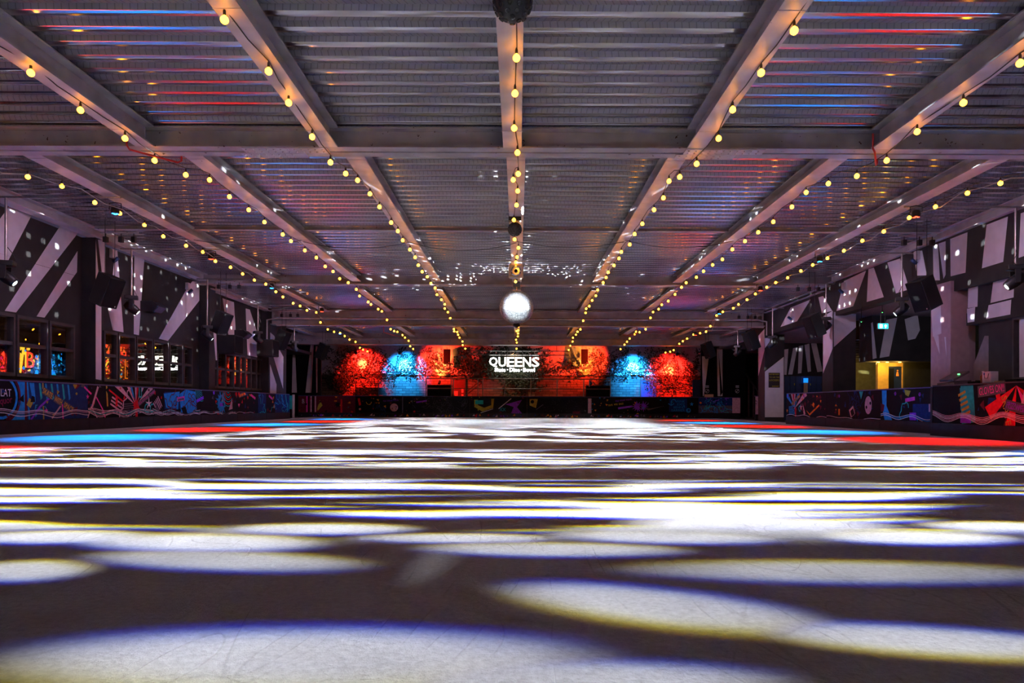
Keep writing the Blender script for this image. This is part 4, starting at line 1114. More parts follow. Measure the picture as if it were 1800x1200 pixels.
def R_drip(a):
    a.poly([(.05, .84), (.3, .84), (.3, .4), (.6, 0), (.2, 0), (.1, .3)], B); a.hexes([(.75, .74), (1.9, .7)]); a.shards(22, [K, NV, MA, K], .06, .2); a.poly([(1.2, .84), (1.5, .8), (1.4, .65), (1.25, .7)], OL)
    a.rect(1.25, .5, .45, .1, PK, .1); a.squig(1.5, .2, .1, B, .03); a.squig(1.4, .35, .1, TE, .03); a.rect(1.6, .05, .9, .4, NV); a.rect(2.3, .25, .12, .2, DP); a.rect(1.45, .02, .3, .2, PU); a.waves([W, B, W], .12, 0, 3, .6)
def R_gloves(a):
    a.shards(18, [MA, K, RD, NV], .06, .25); a.poly([(0, .3), (.4, .84), (.0, .84)], TE); a.rect(.05, .0, .45, .8, TE, .1); a.bars(.13, .05, .26, .7, 6, OL, .35)
    a.rays(1.7, .8, 1.0, [RD, K, RD, K, PK, RD], -2.7, -.4); a.text('GLOVES ON!!', .62, .62, .75, .16, PK, .1, GR, .04); a.poly([(1.95, .84), (2.1, .84), (2.0, .3), (1.8, .35)], DP); a.text('SKATE', 1.28, .58, .60, .16, OL, -1.35); a.disc(2.3, .62, .18, MA)
    a.text('PLZ WEAR YOUR', 1.42, .36, 1.0, .13, PU, -.2, GR, .04); a.rect(.0, .02, .35, .18, PU); a.waves([W, DP, W], .14, .03, 5, 2.0)
def R_helm(a):
    a.shards(14, [RD, MA, K, PU], .06, .2, .5); a.star(1.6, .5, .2, DP); a.waves([W, DP], .1, .03, 4, .5)
R_skull2 = combo((R_skull, .45))
rp = (26.6-16.25)/3
for i, (lab, art) in enumerate((('graffiti barrier panel on the column side starting with blue and white rays', R_rays), ('graffiti barrier panel on the column side with a pale spotted mask shape', R_skull2), ('graffiti barrier panel on the column side with a blue drip', R_drip))):
    barrier(lab, 10.48, 26.6-rp*i, -PI/2, rp, art, 200+i)
barrier('graffiti barrier panel on the column side with GLOVES ON!! in pink', 9.85, 16.2, -PI/2, 3.1, combo((R_gloves, 1.02)), 210, .45, capm=M['frame'])
barrier('graffiti barrier panel on the column side past the purple lettering, cut by the frame', 9.85, 13.05, -PI/2, 3.1, combo((R_gloves, -2.08), (R_helm, 0)), 211, .45, capm=M['frame'])
struct('wall_barrier_return', MB().bx(9.85, 10.47, 16.22, 16.30, 0, 1.15), M['kick'], 'short dark return where the column side barrier steps out')
# far barrier
def B_red(a):
    a.rect(0, 0, a.w, a.h, MA); a.rect(0, 0, .9, a.h, MA)
    for x, c in ((.45, PK), (.68, RD), (.92, RD)): a.rect(x, .03, .07, a.h, PK if c == PK else DP)
    a.rect(.55, .0, .06, a.h, K); a.rect(.78, .0, .08, a.h, K)
    a.text('OFF', .34, .5, .26, .13, W, PI/2); a.poly([(1.05, .2), (1.2, .7), (1.35, .4), (1.1, .1)], OL); a.shards(10, [K, OR, MA], .05, .15); a.burst(2.2, .45, .1, .25, 9, K); a.rect(2.0, .62, .15, .06, OR); a.rect(2.35, 0, .1, .75, RD); a.shards(12, [RD, K, GR, MA], .04, .14)
def B_link(a):
    a.shards(20, [K, GR, MA, OR, K], .04, .15); a.rect(.2, .4, .12, .4, RD, .2); a.disc(.25, .2, .06, DP); a.text('LINK', .95, .3, .8, .26, NV, -.35); a.text('PLZ WEAR YOUR', 1.55, .62, .85, .07, PU, .06)
    a.disc(2.15, .3, .22, DP, 20); a.disc(2.05, .25, .03, K); a.disc(2.27, .33, .035, K); a.disc(2.25, .22, .03, K)
    a.rect(2.6, 0, .05, a.h, GR); a.arc(.75, .6, .14, PI, 2*PI, .025, YE); a.shards(8, [OR, RD], .03, .08)
def B_grey(a):
    for i in range(40): a.squig(a.r.uniform(0, 3), a.r.uniform(0, .8), .06, GR, .01)
    for i in range(14): a.disc(a.r.uniform(0, 2.6), a.r.uniform(.5, .82), .015, YE if i % 2 else PK, 6)
    a.rect(.2, .55, .6, .08, PU, .15); a.star(.1, .08, .08, RD)
def B_shield(a):
    a.poly([(.25, .75), (.25, .35), (.7, .1), (1.3, .3), (1.35, .8)], OL); a.poly([(.45, .8), (.45, .45), (.8, .3), (1.2, .45), (1.2, .85)], K); a.rect(.3, .5, .45, .22, TE); a.line([(.6, .02), (1.3, .25)], .03, W); a.line([(1.6, .25), (2.3, .82)], .04, W)
    a.poly([(2.0, .5), (2.9, .75), (2.6, .3)], PU); a.poly([(2.3, .0), (2.5, .5), (2.9, 0)], PU); a.text('XX', 1.65, .12, .35, .18, TE); a.shards(10, [K, MA, OL], .04, .12)
def B_black(a):
    a.poly([(.15, .8), (.15, .45), (.5, .3), (.6, .8)], OL); a.disc(.3, .65, .1, K); a.line([(.5, .2), (.9, .5)], .03, GR)
    for i in range(60): a.disc(a.r.uniform(.9, 3.1), a.r.uniform(.1, .8), .012, GR, 5)
    a.rect(2.55, 0, .4, .12, MA)
def B_sign(a):
    a.rect(.2, 0, .22, .84, GR); a.rect(.22, .04, .18, .8, DP)
    a.shards(16, [K, OR, GR, B], .04, .12); a.text('SKATE', 1.35, .42, .24, .09, YE, .12, K, .02); a.text('WITH', 1.66, .46, .2, .09, YE, .12, K, .02); a.text('SPACE', 1.93, .49, .26, .09, YE, .12, K, .02); a.text('PLZ WEAR YOUR', 1.75, .66, .9, .08, PU, .12); a.rect(1.9, .25, .8, .1, PU, .15); a.burst(2.95, .4, .15, .35, 12, PU); a.shards(8, [B, OR, MA], .04, .1)
def B_exit(a):
    a.burst(.1, .4, .15, .35, 12, PU); a.poly([(.1, .35), (.4, .2), (1.3, .45), (.5, .3)], GR); a.shards(8, [GR, K, OL], .04, .13); a.rect(1.55, .12, 1.0, .75, NV)
    for i, (tx, w) in enumerate((('RINK', .42), ('EXIT', .42), ('BEHIND', .62), ('BARRIER', .74))): a.text(tx, 2.42-w, .64-.165*i, w, .12, B)
    a.arc(1.80, .66, .14, 0, PI, .05, B); a.line([(1.66, .66), (1.66, .52)], .05, B); a.line([(1.50, .58), (1.66, .48), (1.82, .58)], .05, B)
    a.disc(2.62, .2, .13, B, 14); a.disc(2.64, .22, .07, NV); a.shards(8, [B, NV, K, TE], .04, .12, .3)
    a.star(2.8, .55, .12, B)
bw = (10.05+12.2)/7
for i, (lab, art) in enumerate((('far barrier panel in dark red with white OFF lettering and pink bars', B_red), ('far barrier panel with a pale spotted disc and LINK lettering', B_link), ('far barrier panel covered in fine grey scribbles', B_grey),
                                ('far barrier panel with an olive shield and purple star', B_shield), ('far barrier panel mostly plain speckled black', B_black), ('far barrier panel with a pale post and yellow SKATE WITH SPACE', B_sign), ('far barrier panel reading RINK EXIT BEHIND BARRIER in blue', B_exit))):
    t = barrier(lab, -12.2+bw*i, 37.95, 0, bw, art, 300+i, kick=.24)
    # a strip of collage on the far kick boards
    k = [c for c in t.children if c.name.startswith('kick_plate')][0]
    mb = MB(); r = random.Random(330+i)
    for j in range(26):
        x = r.uniform(.05, bw-.25); z = r.uniform(.03, .12); s_ = r.uniform(.05, .16)
        mb.poly([(x, -.038-.0002*j, z), (x+s_, -.038-.0002*j, z+r.uniform(-.02, .02)), (x+s_*r.uniform(.4, 1), -.038-.0002*j, min(.235, z+s_*.8))], r.choice([MA, OR, GR, PU, RD, K, NV, DP]))
    mb.build('kick_mural', PAL, k)
def B_side(a):
    a.rect(0, 0, a.w, a.h, NV); a.rect(0, 0, a.w, .42, GR)
    for i in range(26): a.squig(a.r.uniform(.3, 1.6), a.r.uniform(.15, .8), .08, a.r.choice([B, B, TE, PU, K]), .025)
    a.shards(16, [B, K, PU, NV, OR], .04, .13, .42); a.rect(1.95, 0, .5, a.h, DP)
barrier('low purple-blue barrier panel by the rink gate with blue scrawl', 10.12, 38.4, 0, 2.4, B_side, 340)
def C_pink(a): a.rect(0, 0, a.w, a.h, DP); a.poly([(.2, .2), (.15, .5), (.25, .65), (.35, .45), (.3, .15)], K); a.shards(5, [K, MA], .04, .08, .3)
barrier('short pink barrier end with a dark figure shape beside the postered column', 11.35, 32.6, 0, .38, C_pink, 341)
# gate post by the gap in the windowed side
p0 = at(509, 700, 35.2)
t = thing('gate_post', 'teal and grey post standing in the gap of the barrier', 'post', (p0.x, 35.2, 0))
MB().bx(-.14, .14, 0, .2, .45, 1.15).build('panel', PAL[TE], t); MB().bx(-.12, .10, .02, .2, 0, .45).build('foot', M['kick'], t); MB().bx(.14, .2, 0, .2, 0, 1.2).build('edge', M['paper'], t)
# ------------------------------------------------------------------ back wall
BY = 45.0
zc = at(910, 658, BY).z
struct('wall_back', MB().bx(-14.5, 15, BY, BY+.3, zc, 6.2), mk('white_render', (.55, .52, .54), .85, bump=.1), 'white rendered upper wall lit red and blue behind the ivy')
struct('wall_back_brick', MB().bx(-14.5, 15, BY-.12, BY+.3, -.1, zc-.06), M['brick'], 'brick lower part of the rear wall')
struct('trim_1', MB().bx(-14.5, 15, BY-.2, BY, zc-.06, zc+.01), mk('stone_coping', (.35, .30, .28), .8), 'stone coping on top of the brick wall')
struct('wall_side_left_rear', MB().bx(-14.7, -14.5, 33.4, 46, -.1, 6.2).bx(-14.5, -12.1, 33.3, 33.4, 0, 5.2), M['wallblack'], 'dark side wall beside the rear yard')
struct('wall_side_right_rear', MB().bx(15, 15.2, 38, 46, -.1, 6.2), M['wallblack'], 'dark side wall at the rear, column side')
# dark drapes and panels at both rear corners
cl = MB().bx(at(498, 600, 40).x, at(553, 600, 40).x, 40, 40.15, 0, 4.4).bx(at(553, 600, 40).x, at(558, 600, 40).x, 39.9, 40.2, 0, 4.2)
for pix in ([(514.5, 622), (519, 622), (522, 690), (513, 690)], [(546, 606), (549, 604), (545, 690), (537, 690)]): stripe_y(cl, pix, 40.0)
for pix in ([(549.5, 603), (551.5, 604), (547, 690), (545.5, 690)], [(555, 608), (558, 608), (558, 690), (556, 690)]): stripe_y(cl, pix, 39.9, -.006, 2)
struct('wall_rear_corner', cl, [M['cloth'], M['wallwhite'], mk('pink_edge_paint', (.6, .35, .40), .7)], 'black wall with narrow white and pink stripes at the far end of the windowed side')
cr = MB().bx(at(1233, 600, 40).x, at(1311, 600, 40).x, 40, 40.15, 0, 4.3)
for pix in ([(1234, 626), (1246, 626), (1239, 684), (1237, 696), (1235.5, 696)], [(1260, 613), (1270, 606), (1270, 696), (1261.5, 696)]): stripe_y(cr, pix, 40.0)
cr.poly([at(px, py, 40) + Vector((0, -.008, 0)) for px, py in [(1263, 617), (1270, 690), (1266, 696)]], 0)
stripe_y(cr, [(1275, 607), (1297, 612), (1296, 620)], 40.0)
cr.bx(at(1311, 600, 43).x, at(1345, 600, 43).x, 43, 43.1, 0, 4.5, 0)
struct('wall_rear_corner_gate', cr, [M['cloth'], M['wallwhite']], 'black panel wall with white wedges at the far end of the column side')
for px, lab in ((1243, 'white ring no entry mark on the narrow black panel'), (1296, 'white ring no entry mark on the wide black panel')):
    p = at(px, 687, 39.98)
    ring = MB(); n = 20
    for i in range(n):
        a0, a1 = 2*PI*i/n, 2*PI*(i+1)/n
        ring.poly([(p.x+r_*math.cos(a), 39.98, p.z+r_*math.sin(a)) for r_, a in ((.10, a0), (.12, a0), (.12, a1), (.10, a1))])
    ring.poly([(p.x-.08, 39.98, p.z-.06), (p.x-.06, 39.98, p.z-.08), (p.x+.08, 39.98, p.z+.06), (p.x+.06, 39.98, p.z+.08)])
    ring.poly([(p.x-.1, 39.98, p.z+.2), (p.x+.1, 39.98, p.z+.2), (p.x+.1, 39.98, p.z+.24), (p.x-.1, 39.98, p.z+.24)])
    ring.poly([(p.x-.1, 39.98, p.z+.28), (p.x+.1, 39.98, p.z+.28), (p.x+.1, 39.98, p.z+.32), (p.x-.1, 39.98, p.z+.32)])
    tag(ring.build('no_entry_sign', M['wallwhite'], origin=p), lab, 'sign')
# stair balustrade in the dark passage
t = thing('stair_rail', 'dark sloping stair balustrade in the passage beside the postered column', 'railing', (at(1320, 700, 41).x, 41, 0))
MB().tube([(-.5, 0, 2.9), (.55, 0, 1.4)], .05, 6).build('handrail', M['frame'], t)
mb = MB()
for i in range(4):
    x = -.4+.28*i; mb.bx(x-.04, x+.04, -.04, .04, 0, 2.75-1.43*(x+.4))
mb.build('balusters', M['frame'], t)
# paper board on the barrier corner
tag(MB().bx(0, .5, 0, .03, 0, .16).build('pale_board', M['ply'], origin=(0, 0, 0)), 'small pale board lying on the purple-blue barrier corner', 'board').location = (at(1237, 693, 38.6).x, 38.43, 1.195)
# doors and dark things against the brick
def door(n, px0, px1, pytop, mat, label, extra=None):
    a, b = at(px0, pytop, BY-.14), at(px1, pytop, BY-.14)
    o = MB().bx(a.x, b.x, BY-.18, BY-.13, 0, a.z).build('door_%d' % n, mat); tag(o, label, kind='structure')
    MB().bx(a.x-.07, a.x, BY-.21, BY-.13, 0, a.z+.07).bx(b.x, b.x+.07, BY-.21, BY-.13, 0, a.z+.07).bx(a.x, b.x, BY-.21, BY-.13, a.z, a.z+.07).build('door_frame', M['frame'], o)
    return o, a, b
o, a, b = door(2, 1127, 1153, 669, M['bluedoor'], 'blue fire door in the brick wall under the blue light')
MB().bx(a.x+.1, a.x+.3, BY-.22, BY-.18, a.z-.14, a.z-.09).build('door_closer', M['chrome'], o); MB().bx(b.x-.15, b.x-.11, BY-.23, BY-.18, .95, 1.2).build('handle', M['chrome'], o)
o, a, b = door(3, 797, 817, 667, mk('maroon_door', (.10, .012, .012), .6), 'dark red door with notices in the brick wall')
MB().bx(a.x+.06, a.x+.3, BY-.19, BY-.18, 1.3, 1.62).bx(a.x+.06, a.x+.3, BY-.19, BY-.18, .95, 1.25).bx(b.x-.22, b.x-.08, BY-.19, BY-.18, 1.5, 1.8).bx(b.x-.22, b.x-.08, BY-.19, BY-.18, 1.1, 1.42).build('notices', mk('red_notice', (.6, .25, .25), .7), o)
t = thing('blue_screen', 'plain dark blue panel standing at the end of the ivy wall', 'panel', (at(1225, 690, 42).x, 42, 0))
w = at(1233, 690, 42).x - at(1218, 690, 42).x
MB().bx(-w/2, w/2, 0, .05, .05, at(1225, 667, 42).z).build('panel', mk('navy_panel', (.01, .03, .12), .6), t); MB().bx(-w/2, w/2, -.15, .2, 0, .05).build('foot', M['black'], t)
for px0, px1, pt, lab in ((751, 771, 676, 'black bar counter under the railing beside the blue glow, first half'), (772, 793, 676, 'black bar counter under the railing beside the dark red door'), (1031, 1073, 677, 'black bar counter under the railing, column side of the neon sign')):
    a, b = at(px0, pt, 43.6), at(px1, pt, 43.6)
    t = thing('bar_counter', lab, 'counter', ((a.x+b.x)/2, 43.6, 0)); w = b.x-a.x
    MB().bx(-w/2, w/2, 0, .6, 0, a.z-.05).build('body', M['black_matt'], t); MB().bx(-w/2-.01, w/2+.01, -.03, .63, a.z-.05, a.z).build('top', M['black'], t)
a, b = at(624, 672, 44.3), at(665, 697, 44.3)
t = thing('bottle_rack', 'black wall rack of small rounded pockets in the red light', 'rack', (a.x, 44.3, 0)); w = b.x-a.x
mb = MB().bx(0, w, .0, .28, .9, .93).bx(0, w, 0, .28, a.z-.03, a.z).bx(0, .03, 0, .28, 0, a.z).bx(w-.03, w, 0, .28, 0, a.z)
mb.build('frame', M['black'], t)
for i in range(8):
    for j in range(4):
        x = .1+(w-.2)*i/7; z = a.z-.14-.26*j
        MB().tube([(x-.07, -.01, z+.04), (x-.05, -.02, z-.05), (x+.03, -.02, z-.07), (x+.07, -.01, z+.02)], .022, 5).bx(x-.08, x+.08, 0, .03, z+.07, z+.09).build('pocket', M['black'], t)
# railing in front of the brick
ry = 42.6
zt, zm = at(900, 665.5, ry).z, at(900, 683, ry).z
t = thing('guard_rail', 'long steel tube guard railing in front of the brick wall', 'railing', (at(749, 690, ry).x, ry, 0)); x0 = t.location.x
xr = [at(px, 690, ry).x-x0 for px in (749, 793, 797, 840, 848.5, 887, 933, 979.5, 1026, 1073)]
MB().tube([(0, 0, zt), (xr[-1], 0, zt)], .028, 8).build('top_rail', M['steel'], t); MB().tube([(0, 0, zm), (xr[-1], 0, zm)], .024, 8).build('mid_rail', M['steel'], t)
for x in xr: MB().tube([(x, 0, 0), (x, 0, zt)], .028, 8).build('post', M['steel'], t)
a, b = at(818, 690, 43.2), at(846, 668, 43.2)
tag(MB().tube([a, b], .03, 6).tube([a + Vector((.1, 0, -.12)), b + Vector((.1, 0, -.12))], .03, 6).build('sloping_handrail', M['red_pipe']), 'red-lit sloping handrail beside the dark red door', 'railing')  # red of the light put into the rail's own colour
tag(MB().tube([at(1036, 668, 43.3), at(1049, 677, 43.3)], .03, 6).tube([at(1036, 668, 43.3), at(1036, 680, 43.3)], .03, 6).build('sloping_handrail', M['steel']), 'short grey sloping handrail above the black counter', 'railing')
# truss and neon sign
ty = 44.0
a, b = at(822, 618, ty), at(1000, 618, ty); z1, z2 = at(900, 616.5, ty).z, at(900, 623.5, ty).z
t = thing('truss', 'aluminium lattice truss above the neon sign', 'truss', (a.x, ty, z1)); w = b.x-a.x; dz = z2-z1
for y in (0, .22):
    for z in (0, dz): MB().tube([(0, y, z), (w, y, z)], .024, 8).build('chord', M['chrome'], t)
mb = MB(); n = 34
for i in range(n): mb.tube([(w*i/n, 0, dz*(i % 2)), (w*(i+1)/n, 0, dz*((i+1) % 2))], .011, 5).tube([(w*i/n, .22*(i % 2), dz), (w*(i+1)/n, .22*((i+1) % 2), dz)], .011, 5)
mb.build('lattice', M['chrome'], t)
MB().tube([(w*.12, .1, 0), (w*.12, .1, 4.6-z1)], .015, 6).tube([(w*.88, .1, 0), (w*.88, .1, 4.6-z1)], .015, 6).build('hanger', M['cable'], t)
sy = 44.2
a, b = at(860, 644.2, sy), at(949.5, 628, sy)
t = thing('neon_sign', 'white neon sign reading QUEENS on the dark ivy', 'neon sign', (a.x, sy, a.z)); w = b.x-a.x; h = b.z-a.z
wl_ = [.175, .16, .15, .15, .17, .155]; x = 0
for ch, f in zip('QUEENS', wl_):
    mb = MB(); text_into(mb, ch, x, -h*.06 if ch == 'Q' else 0, w*f*.93, h*1.06 if ch == 'Q' else h, -.07, 0, bold=.012, extr=.03)
    l = mb.build('letter', M['neon'], t)
    mb = MB(); text_into(mb, ch, x-.02, -.02, w*f*.93+.04, h+.04, 0, 0, bold=.02, extr=.03); mb.build('letter_case', M['black'], l)
    x += w*f*1.04
a2, b2 = at(869.5, 653, sy), at(940, 646.5, sy)
for tx, f0, f1 in (('Skate', 0, .27), ('Dine', .37, .63), ('Bowl', .71, 1.0)):
    mb = MB(); text_into(mb, tx, a2.x-a.x+(b2.x-a2.x)*f0, a2.z-a.z, (b2.x-a2.x)*(f1-f0), b2.z-a2.z, -.05, 0, bold=.02, extr=.02); mb.build('script_word', M['neon2'], t)
for f in (.32, .67):
    mb = MB(); mb.lathe([(0, -.03), (.045, 0), (0, .03)], 8, M4=Matrix.Translation((a2.x-a.x+(b2.x-a2.x)*f, -.05, (a2.z+b2.z)/2-a.z))); mb.build('dot', M['neon2'], t)
for f in (.07, .2, .36, .52, .66, .82, .95):
    MB().tube([(w*f, .0, h+.03), (w*f, -.1, z1-a.z)], .006, 5).build('hanging_wire', M['cable'], t)
MB().bx(0, w, .03, .07, h*.5-.03, h*.5+.03).bx(0, w, .03, .07, h+.04, h+.08).build('backing_frame', M['black'], t)

# ------------------------------------------------------------------ ivy
def vine(label, px, py, spread, n_br, length, seed, up=True, dens=1.0, Y=44.62, leaf=.085):
    r = random.Random(seed); p0 = at(px, py, Y)
    t = thing('climbing_vine', label, 'ivy', p0, 0, 'ivy on the rear wall')
    st = MB(); lf = MB()
    def leafat(c, s):
        a = r.uniform(0, 2*PI); tilt = r.uniform(-.8, .8)
        d = Vector((math.cos(a), -.25*abs(math.sin(tilt))-.1, math.sin(a))).normalized(); sd = d.cross(Vector((0, 1, 0))).normalized()
        sd = (sd + Vector((0, tilt, 0))).normalized()
        tip = c + d*s; m = c + d*s*.45
        lf.add([c, m + sd*s*.42, tip, m - sd*s*.42, m + Vector((0, -s*.12, 0))], [(0, 1, 4), (1, 2, 4), (2, 3, 4), (3, 0, 4)], 0)
    def grow(p, a, L, w, dep):
        pts = [p.copy()]; n = int(L/.16)
        for i in range(n):
            a += r.uniform(-.35, .35); p = p + Vector((math.cos(a)*.16, r.uniform(-.03, .03), math.sin(a)*.16))
            p.y = max(-.14, min(.14, p.y))
            if not (-2.2 < p.z + p0.z - 2.6 < 1.85): break
            pts.append(p.copy())
            for k in range(int(3.2*dens + r.random())):
                c = p + Vector((r.uniform(-.16, .16), r.uniform(-.14, .02), r.uniform(-.16, .16))); leafat(c, leaf*r.uniform(.7, 1.5))
            if dep and r.random() < .26: grow(p, a + r.choice((-1, 1))*r.uniform(.4, 1.1), L*.45, w*.6, dep-1)
        if len(pts) > 1: st.tube(pts, [w*(1-.7*i/len(pts)) for i in range(len(pts))], 5)
    for i in range(n_br):
        a = (PI/2 if up else -PI/2) + spread*(i/(max(1, n_br-1))-.5) + r.uniform(-.15, .15)
        grow(Vector((0, 0, 0)), a, length*r.uniform(.7, 1.15), .03, 2)
    st.build('stems', M['stem'], t); lf.build('leaves', M['leaf'], t)
    return t
vine('ivy sprays fanning over the red wall above the bottle rack', 640, 660, 2.6, 9, 1.9, 1, dens=.7)
vine('dense ivy bush at the red edge of the wall beside the drape', 600, 690, 2.2, 7, 1.9, 2, dens=1.6)
vine('long bare ivy branches crossing the upper red wall, windowed side', 612, 655, 1.7, 5, 2.4, 3, dens=.9)
vine('ivy ring around the white-blue glow, windowed side', 702, 655, 3.0, 8, 1.7, 4, dens=.75)
vine('ivy trailing beside the blue glow towards the orange glow', 742, 656, 2.4, 6, 1.6, 5, dens=.7)
vine('ivy over the orange glow below the upright loudspeaker', 780, 658, 3.0, 7, 1.4, 6, dens=.6)
vine('dark ivy mass on the windowed side of the neon sign', 838, 652, 3.0, 11, 1.7, 7, dens=1.5, leaf=.11)
vine('dark ivy mass hanging below the neon letters', 900, 650, 2.9, 10, 1.7, 8, up=False, dens=2.0, Y=44.66, leaf=.11)
vine('dark ivy mass behind the neon letters', 905, 652, 3.1, 12, 1.8, 9, dens=2.2, Y=44.68, leaf=.11)
vine('ivy on the column side of the neon sign reaching the red wall', 962, 656, 2.6, 8, 1.7, 10, dens=.7)
vine('ivy across the amber glow around the second upright loudspeaker', 1030, 657, 2.9, 8, 1.6, 11, dens=.5)
vine('curving ivy branches between the amber and blue glows', 1078, 658, 1.8, 5, 2.0, 12, dens=1.0)
vine('ivy around the blue glow above the fire door', 1112, 657, 2.9, 7, 1.7, 13, dens=.65)
vine('arched ivy branch over the last red glow', 1150, 655, 1.6, 5, 2.3, 14, dens=.8)
vine('bushy ivy filling the last red glow', 1182, 672, 5.6, 11, 1.3, 15, dens=.8)
vine('ivy climbing at the brick pier by the blue screen', 1212, 672, 1.8, 5, 1.9, 16, dens=1.3)
# small can lights under the end beam, with the coloured light they throw on the wall
WL = [((640, 640), 'red', 'first'), ((713, 642), 'blue', 'second'), ((778, 640), 'orange', 'third'), ((1024, 628), 'amber', 'fourth'), ((1112, 648), 'blue', 'fifth'), ((1176, 650), 'red', 'sixth')]
WC = {'red': ((1, .014, .007), 1.5), 'blue': ((.012, .30, 1), 1.0), 'orange': ((1, .022, .008), 1.3), 'amber': ((1, .030, .006), 1.3)}
for (px, py), c, nth in WL:
    hit = at(px, py, BY); up_ = c in ('orange', 'amber')
    base = Vector((hit.x + {'orange': -.1, 'amber': .42}.get(c, 0), 44.0 if up_ else 42.7, at(780, 676, 43.6).z + .17 if up_ else 3.93))
    o = MB().lathe([(.06, -.13), (.085, -.12), (.09, .10), (.075, .13), (0, .11)], 10, M4=Matrix.Translation(base) @ (hit-base).to_track_quat('Z', 'Y').to_matrix().to_4x4()).tube([base, base + Vector((0, 0, -.17 if up_ else .35))], .015, 5).build('wall_light', M['black'], origin=base)
    tag(o, ('small black can light on a bar counter lighting the ivy wall %s, %s of six' if up_ else 'black can light under the end beam lighting the ivy wall %s, %s of six') % (c, nth), 'stage light', 'wall lights over the rear yard')
    col, k = WC[c]
    d = (hit-base).normalized()
    core = {'red': (1, .10, .02), 'blue': (.15, .75, 1), 'orange': (1, .30, .05), 'amber': (1, .30, .03)}[c]
    if up_:
        lamp('wall_lamp', 'SPOT', base + d*.2, 900, core, hit - Vector((0, 0, .1)), 60, 1.0, .05)
        src = Vector((hit.x + (-1.5 if c == 'orange' else 1.5), 42.7, 3.9))
        lamp('wall_lamp', 'SPOT', src, 3200, col, hit - Vector((0, 0, .25)), 84, 1.0, .05)  # added wide spot without a fixture, washing the brick below in red
    else:
        lamp('wall_lamp', 'SPOT', base + d*.2, 2600*k if c != 'blue' else 4200, col, hit - Vector((0, 0, .5)), 84 if c != 'blue' else 76, 1.0, .05)
        lamp('wall_lamp', 'SPOT', base + d*.2, 7000 if c == 'blue' else 3000, core, hit - Vector((0, 0, .05)), 26, 1.0, .05)

# ------------------------------------------------------------------ small things on the front ledge, column side
def ledge(px): return onx(px, 668, 10.1)
p = onx(1739, 668, 10.0); t = thing('paper_bag', 'white paper bag with dark handle on the barrier ledge', 'bag', (10.02, p.y, 1.19))
MB().prism([(-.08, -.13, 0), (.08, -.13, 0), (.08, .13, 0), (-.08, .13, 0)], (0, 0, .24)).build('bag_body', M['paper'], t)
MB().tube([(-.082, -.07, .2), (-.088, -.05, .10), (-.088, .05, .10), (-.082, .07, .2)], .006, 5).build('handle', M['black'], t); MB().bx(-.083, -.08, .05, .09, .17, .22).build('print', M['bluedoor'], t)
p = onx(1726, 668, 10.0); t = thing('bottle', 'tall brown bottle on the barrier ledge beside the paper bag', 'bottle', (10.02, p.y, 1.19))
MB().lathe([(.045, 0), (.05, .02), (.05, .15), (.02, .20), (.018, .24), (0, .24)], 12).build('glass', M['brownglass'], t); MB().lathe([(.02, .24), (.02, .26), (0, .26)], 8).build('cap', M['paper'], t)
for px, lab in ((1714, 'flat black tray on the barrier ledge beyond the bottle'), (1781, 'flat black tray on the barrier ledge under the serving window')):
    p = onx(px, 670, 10.0); tag(MB().bx(-.1, .1, -.17, .17, 0, .05).build('tray', M['black_matt'], origin=(0, 0, 0)), lab, 'tray').location = (10.05, p.y, 1.19)
p = onx(1762, 669, 10.0); tag(MB().bx(-.1, .1, -.17, .17, 0, .03).build('chopping_board', M['ply'], origin=(0, 0, 0)), 'pale wooden board on the barrier ledge under the serving window', 'board').location = (10.05, p.y, 1.19)
t = thing('control_desk', 'dark control desk with tilted lid behind the barrier at the third column', 'desk', (10.85, 17.0, 0))
MB().bx(-.2, .22, -.3, .3, 0, 1.22).build('body', M['frame'], t)
MB().prism([(-.2, -.34, 1.22), (.22, -.34, 1.22), (.22, -.34, 1.34), (-.2, -.34, 1.28)], (0, .68, 0)).build('desk_top', mk('desk_lid', (.09, .06, .06), .5), t)
MB().box((.02, 0, 1.44), (.45, .55, .05), rot=Matrix.Rotation(-.5, 3, 'Y')).build('lid', mk('desk_lid_back', (.14, .09, .10), .5), t)
MB().bx(-.02, .0, -.25, -.18, 1.47, 1.50).build('status_light', M['tinyled'], t)

# ------------------------------------------------------------------ lights
lamp('sign_glow_fill', 'SPOT', (-.3, 43.2, 4.0), 130, (1, .42, .12), (-.1, 45, 1.6), 120, 1.0, .1)  # added warm fill on the brick, standing for the neon sign's light
#   unseen patterned lamp added before the mirror ball, imitating glints off its tiles
o = lamp('ball_glints', 'POINT', bc + Vector((0, -.85, -.1)), 1500, (.9, .95, 1), rad=.02)
o.data.use_nodes = True; nt = NT(o.data.node_tree); em = o.data.node_tree.nodes['Emission']
ix, iy, iz = nt.sep(nt.node('ShaderNodeNewGeometry').outputs['Incoming'])
ga = nt.m('MULTIPLY', nt.m('ARCTAN2', iy, ix), 30.0); ge = nt.m('MULTIPLY', nt.m('ARCSINE', iz), 30.0)
wn_ = nt.node('ShaderNodeTexWhiteNoise', noise_dimensions='3D'); nt.l.new(nt.comb(nt.m('FLOOR', ga), nt.m('FLOOR', ge), 2.0), wn_.inputs['Vector'])
on = nt.m('GREATER_THAN', wn_.outputs['Value'], .74)
for g in (ga, ge): on = nt.m('MULTIPLY', on, nt.m('SUBTRACT', 1.0, nt.smooth(nt.m('ABSOLUTE', nt.m('SUBTRACT', nt.m('FRACT', g), .5)), .10, .17)))
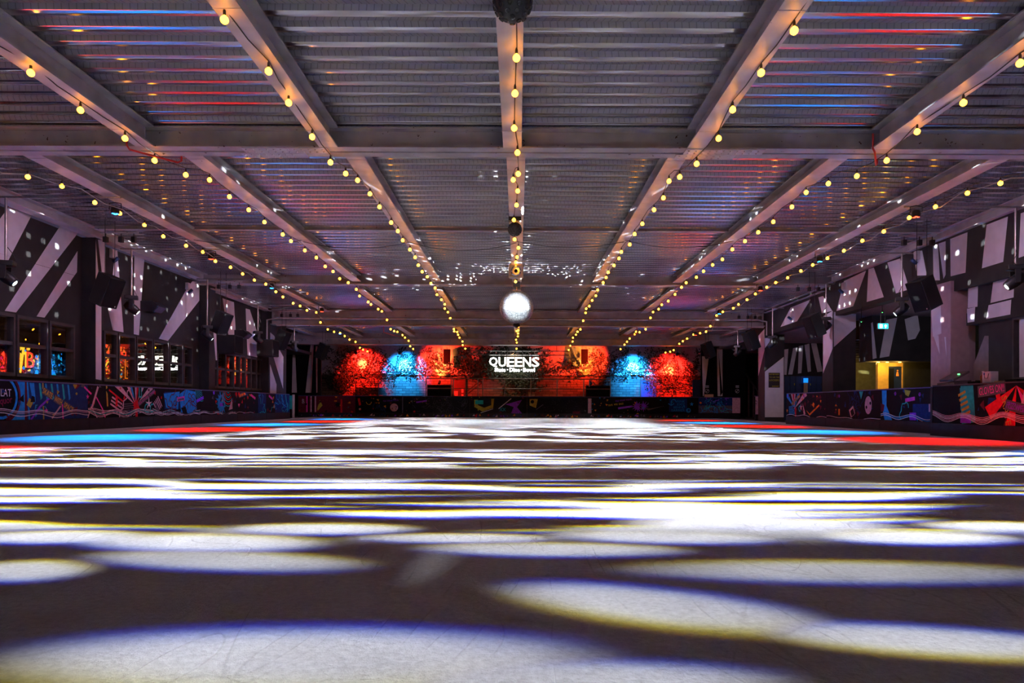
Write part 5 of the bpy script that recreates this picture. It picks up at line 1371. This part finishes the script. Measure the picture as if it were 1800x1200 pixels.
on = nt.m('MULTIPLY', on, nt.m('GREATER_THAN', iz, -.12))
nt.l.new(nt.m('MULTIPLY', on, 11.0), em.inputs['Strength'])
#   par lights: soft red and blue pools on the ice beside the barriers
for s, red, p, i in PARS:
    lamp('par_beam', 'SPOT', p, 3400 if red else 4200, (1, .004, .001) if red else (.001, .25, 1.0), Vector((p.x - s*.45, p.y-1.1, 0)), 44, 1.0, .05)
# one more pair just out of the frame overhead
lamp('par_beam', 'SPOT', (-8.75, 10.3, 4.55), 3000, (1, .004, .001), (-8.3, 9.2, 0), 46, 1.0, .05)
lamp('par_beam', 'SPOT', (8.65, 10.2, 4.55), 3600, (.001, .25, 1.0), (8.6, 9.1, 0), 46, 1.0, .05)
#   lilac fill spots without fixtures, added to brighten both side walls
for s, red, p, i in PARS:
    lamp('wall_fill', 'SPOT', p + Vector((s*.2, -.6, .05)), 88, (.95, .66, 1.0), (s*11.4, p.y+1.2, 2.8), 110, 1.0, .12)
for s in (-1, 1): lamp('wall_fill', 'SPOT', (s*8.9, 10.0, 4.5), 88, (.95, .66, 1.0), (s*11.4, 11.5, 2.8), 110, 1.0, .12)
for x, y, e in ((15, 22, 26), (15.5, 31, 22)): lamp('side_room_fill', 'POINT', (x, y, 3.4), e, (.85, .75, 1.0), rad=.15)  # unseen fill added so the side room's stripes show
#   moving heads: gobo patterns over the ice (the front pair hangs beside the lens, outside the frame)
for s in (-1, 1):
    for y, za, zb, so in ((5.4, None, 6.7, .25), (14.7, 6.7, 20, .25), (24.0, 20, None, 1.5)):
        if y > 10:
            h_ = min((h for h in HEADS if h[0] == s), key=lambda h: abs(h[2].y-y))[2]
            loc = h_ + Vector((-s*.35, -.25, -.2))
        else:
            loc = Vector((s*10.2, y, 3.4))
        o = lamp('gobo_beam', 'POINT', loc, POWER, rad=.02)
        gobo(o, zone(za, zb, so, s), y < 10)
#   follow spot from the projector ball onto the mirror ball
lamp('ball_spot', 'SPOT', (0.0, 17.6, 3.75), 3300, (.80, .95, 1), bc, 9.2, .12, .05)
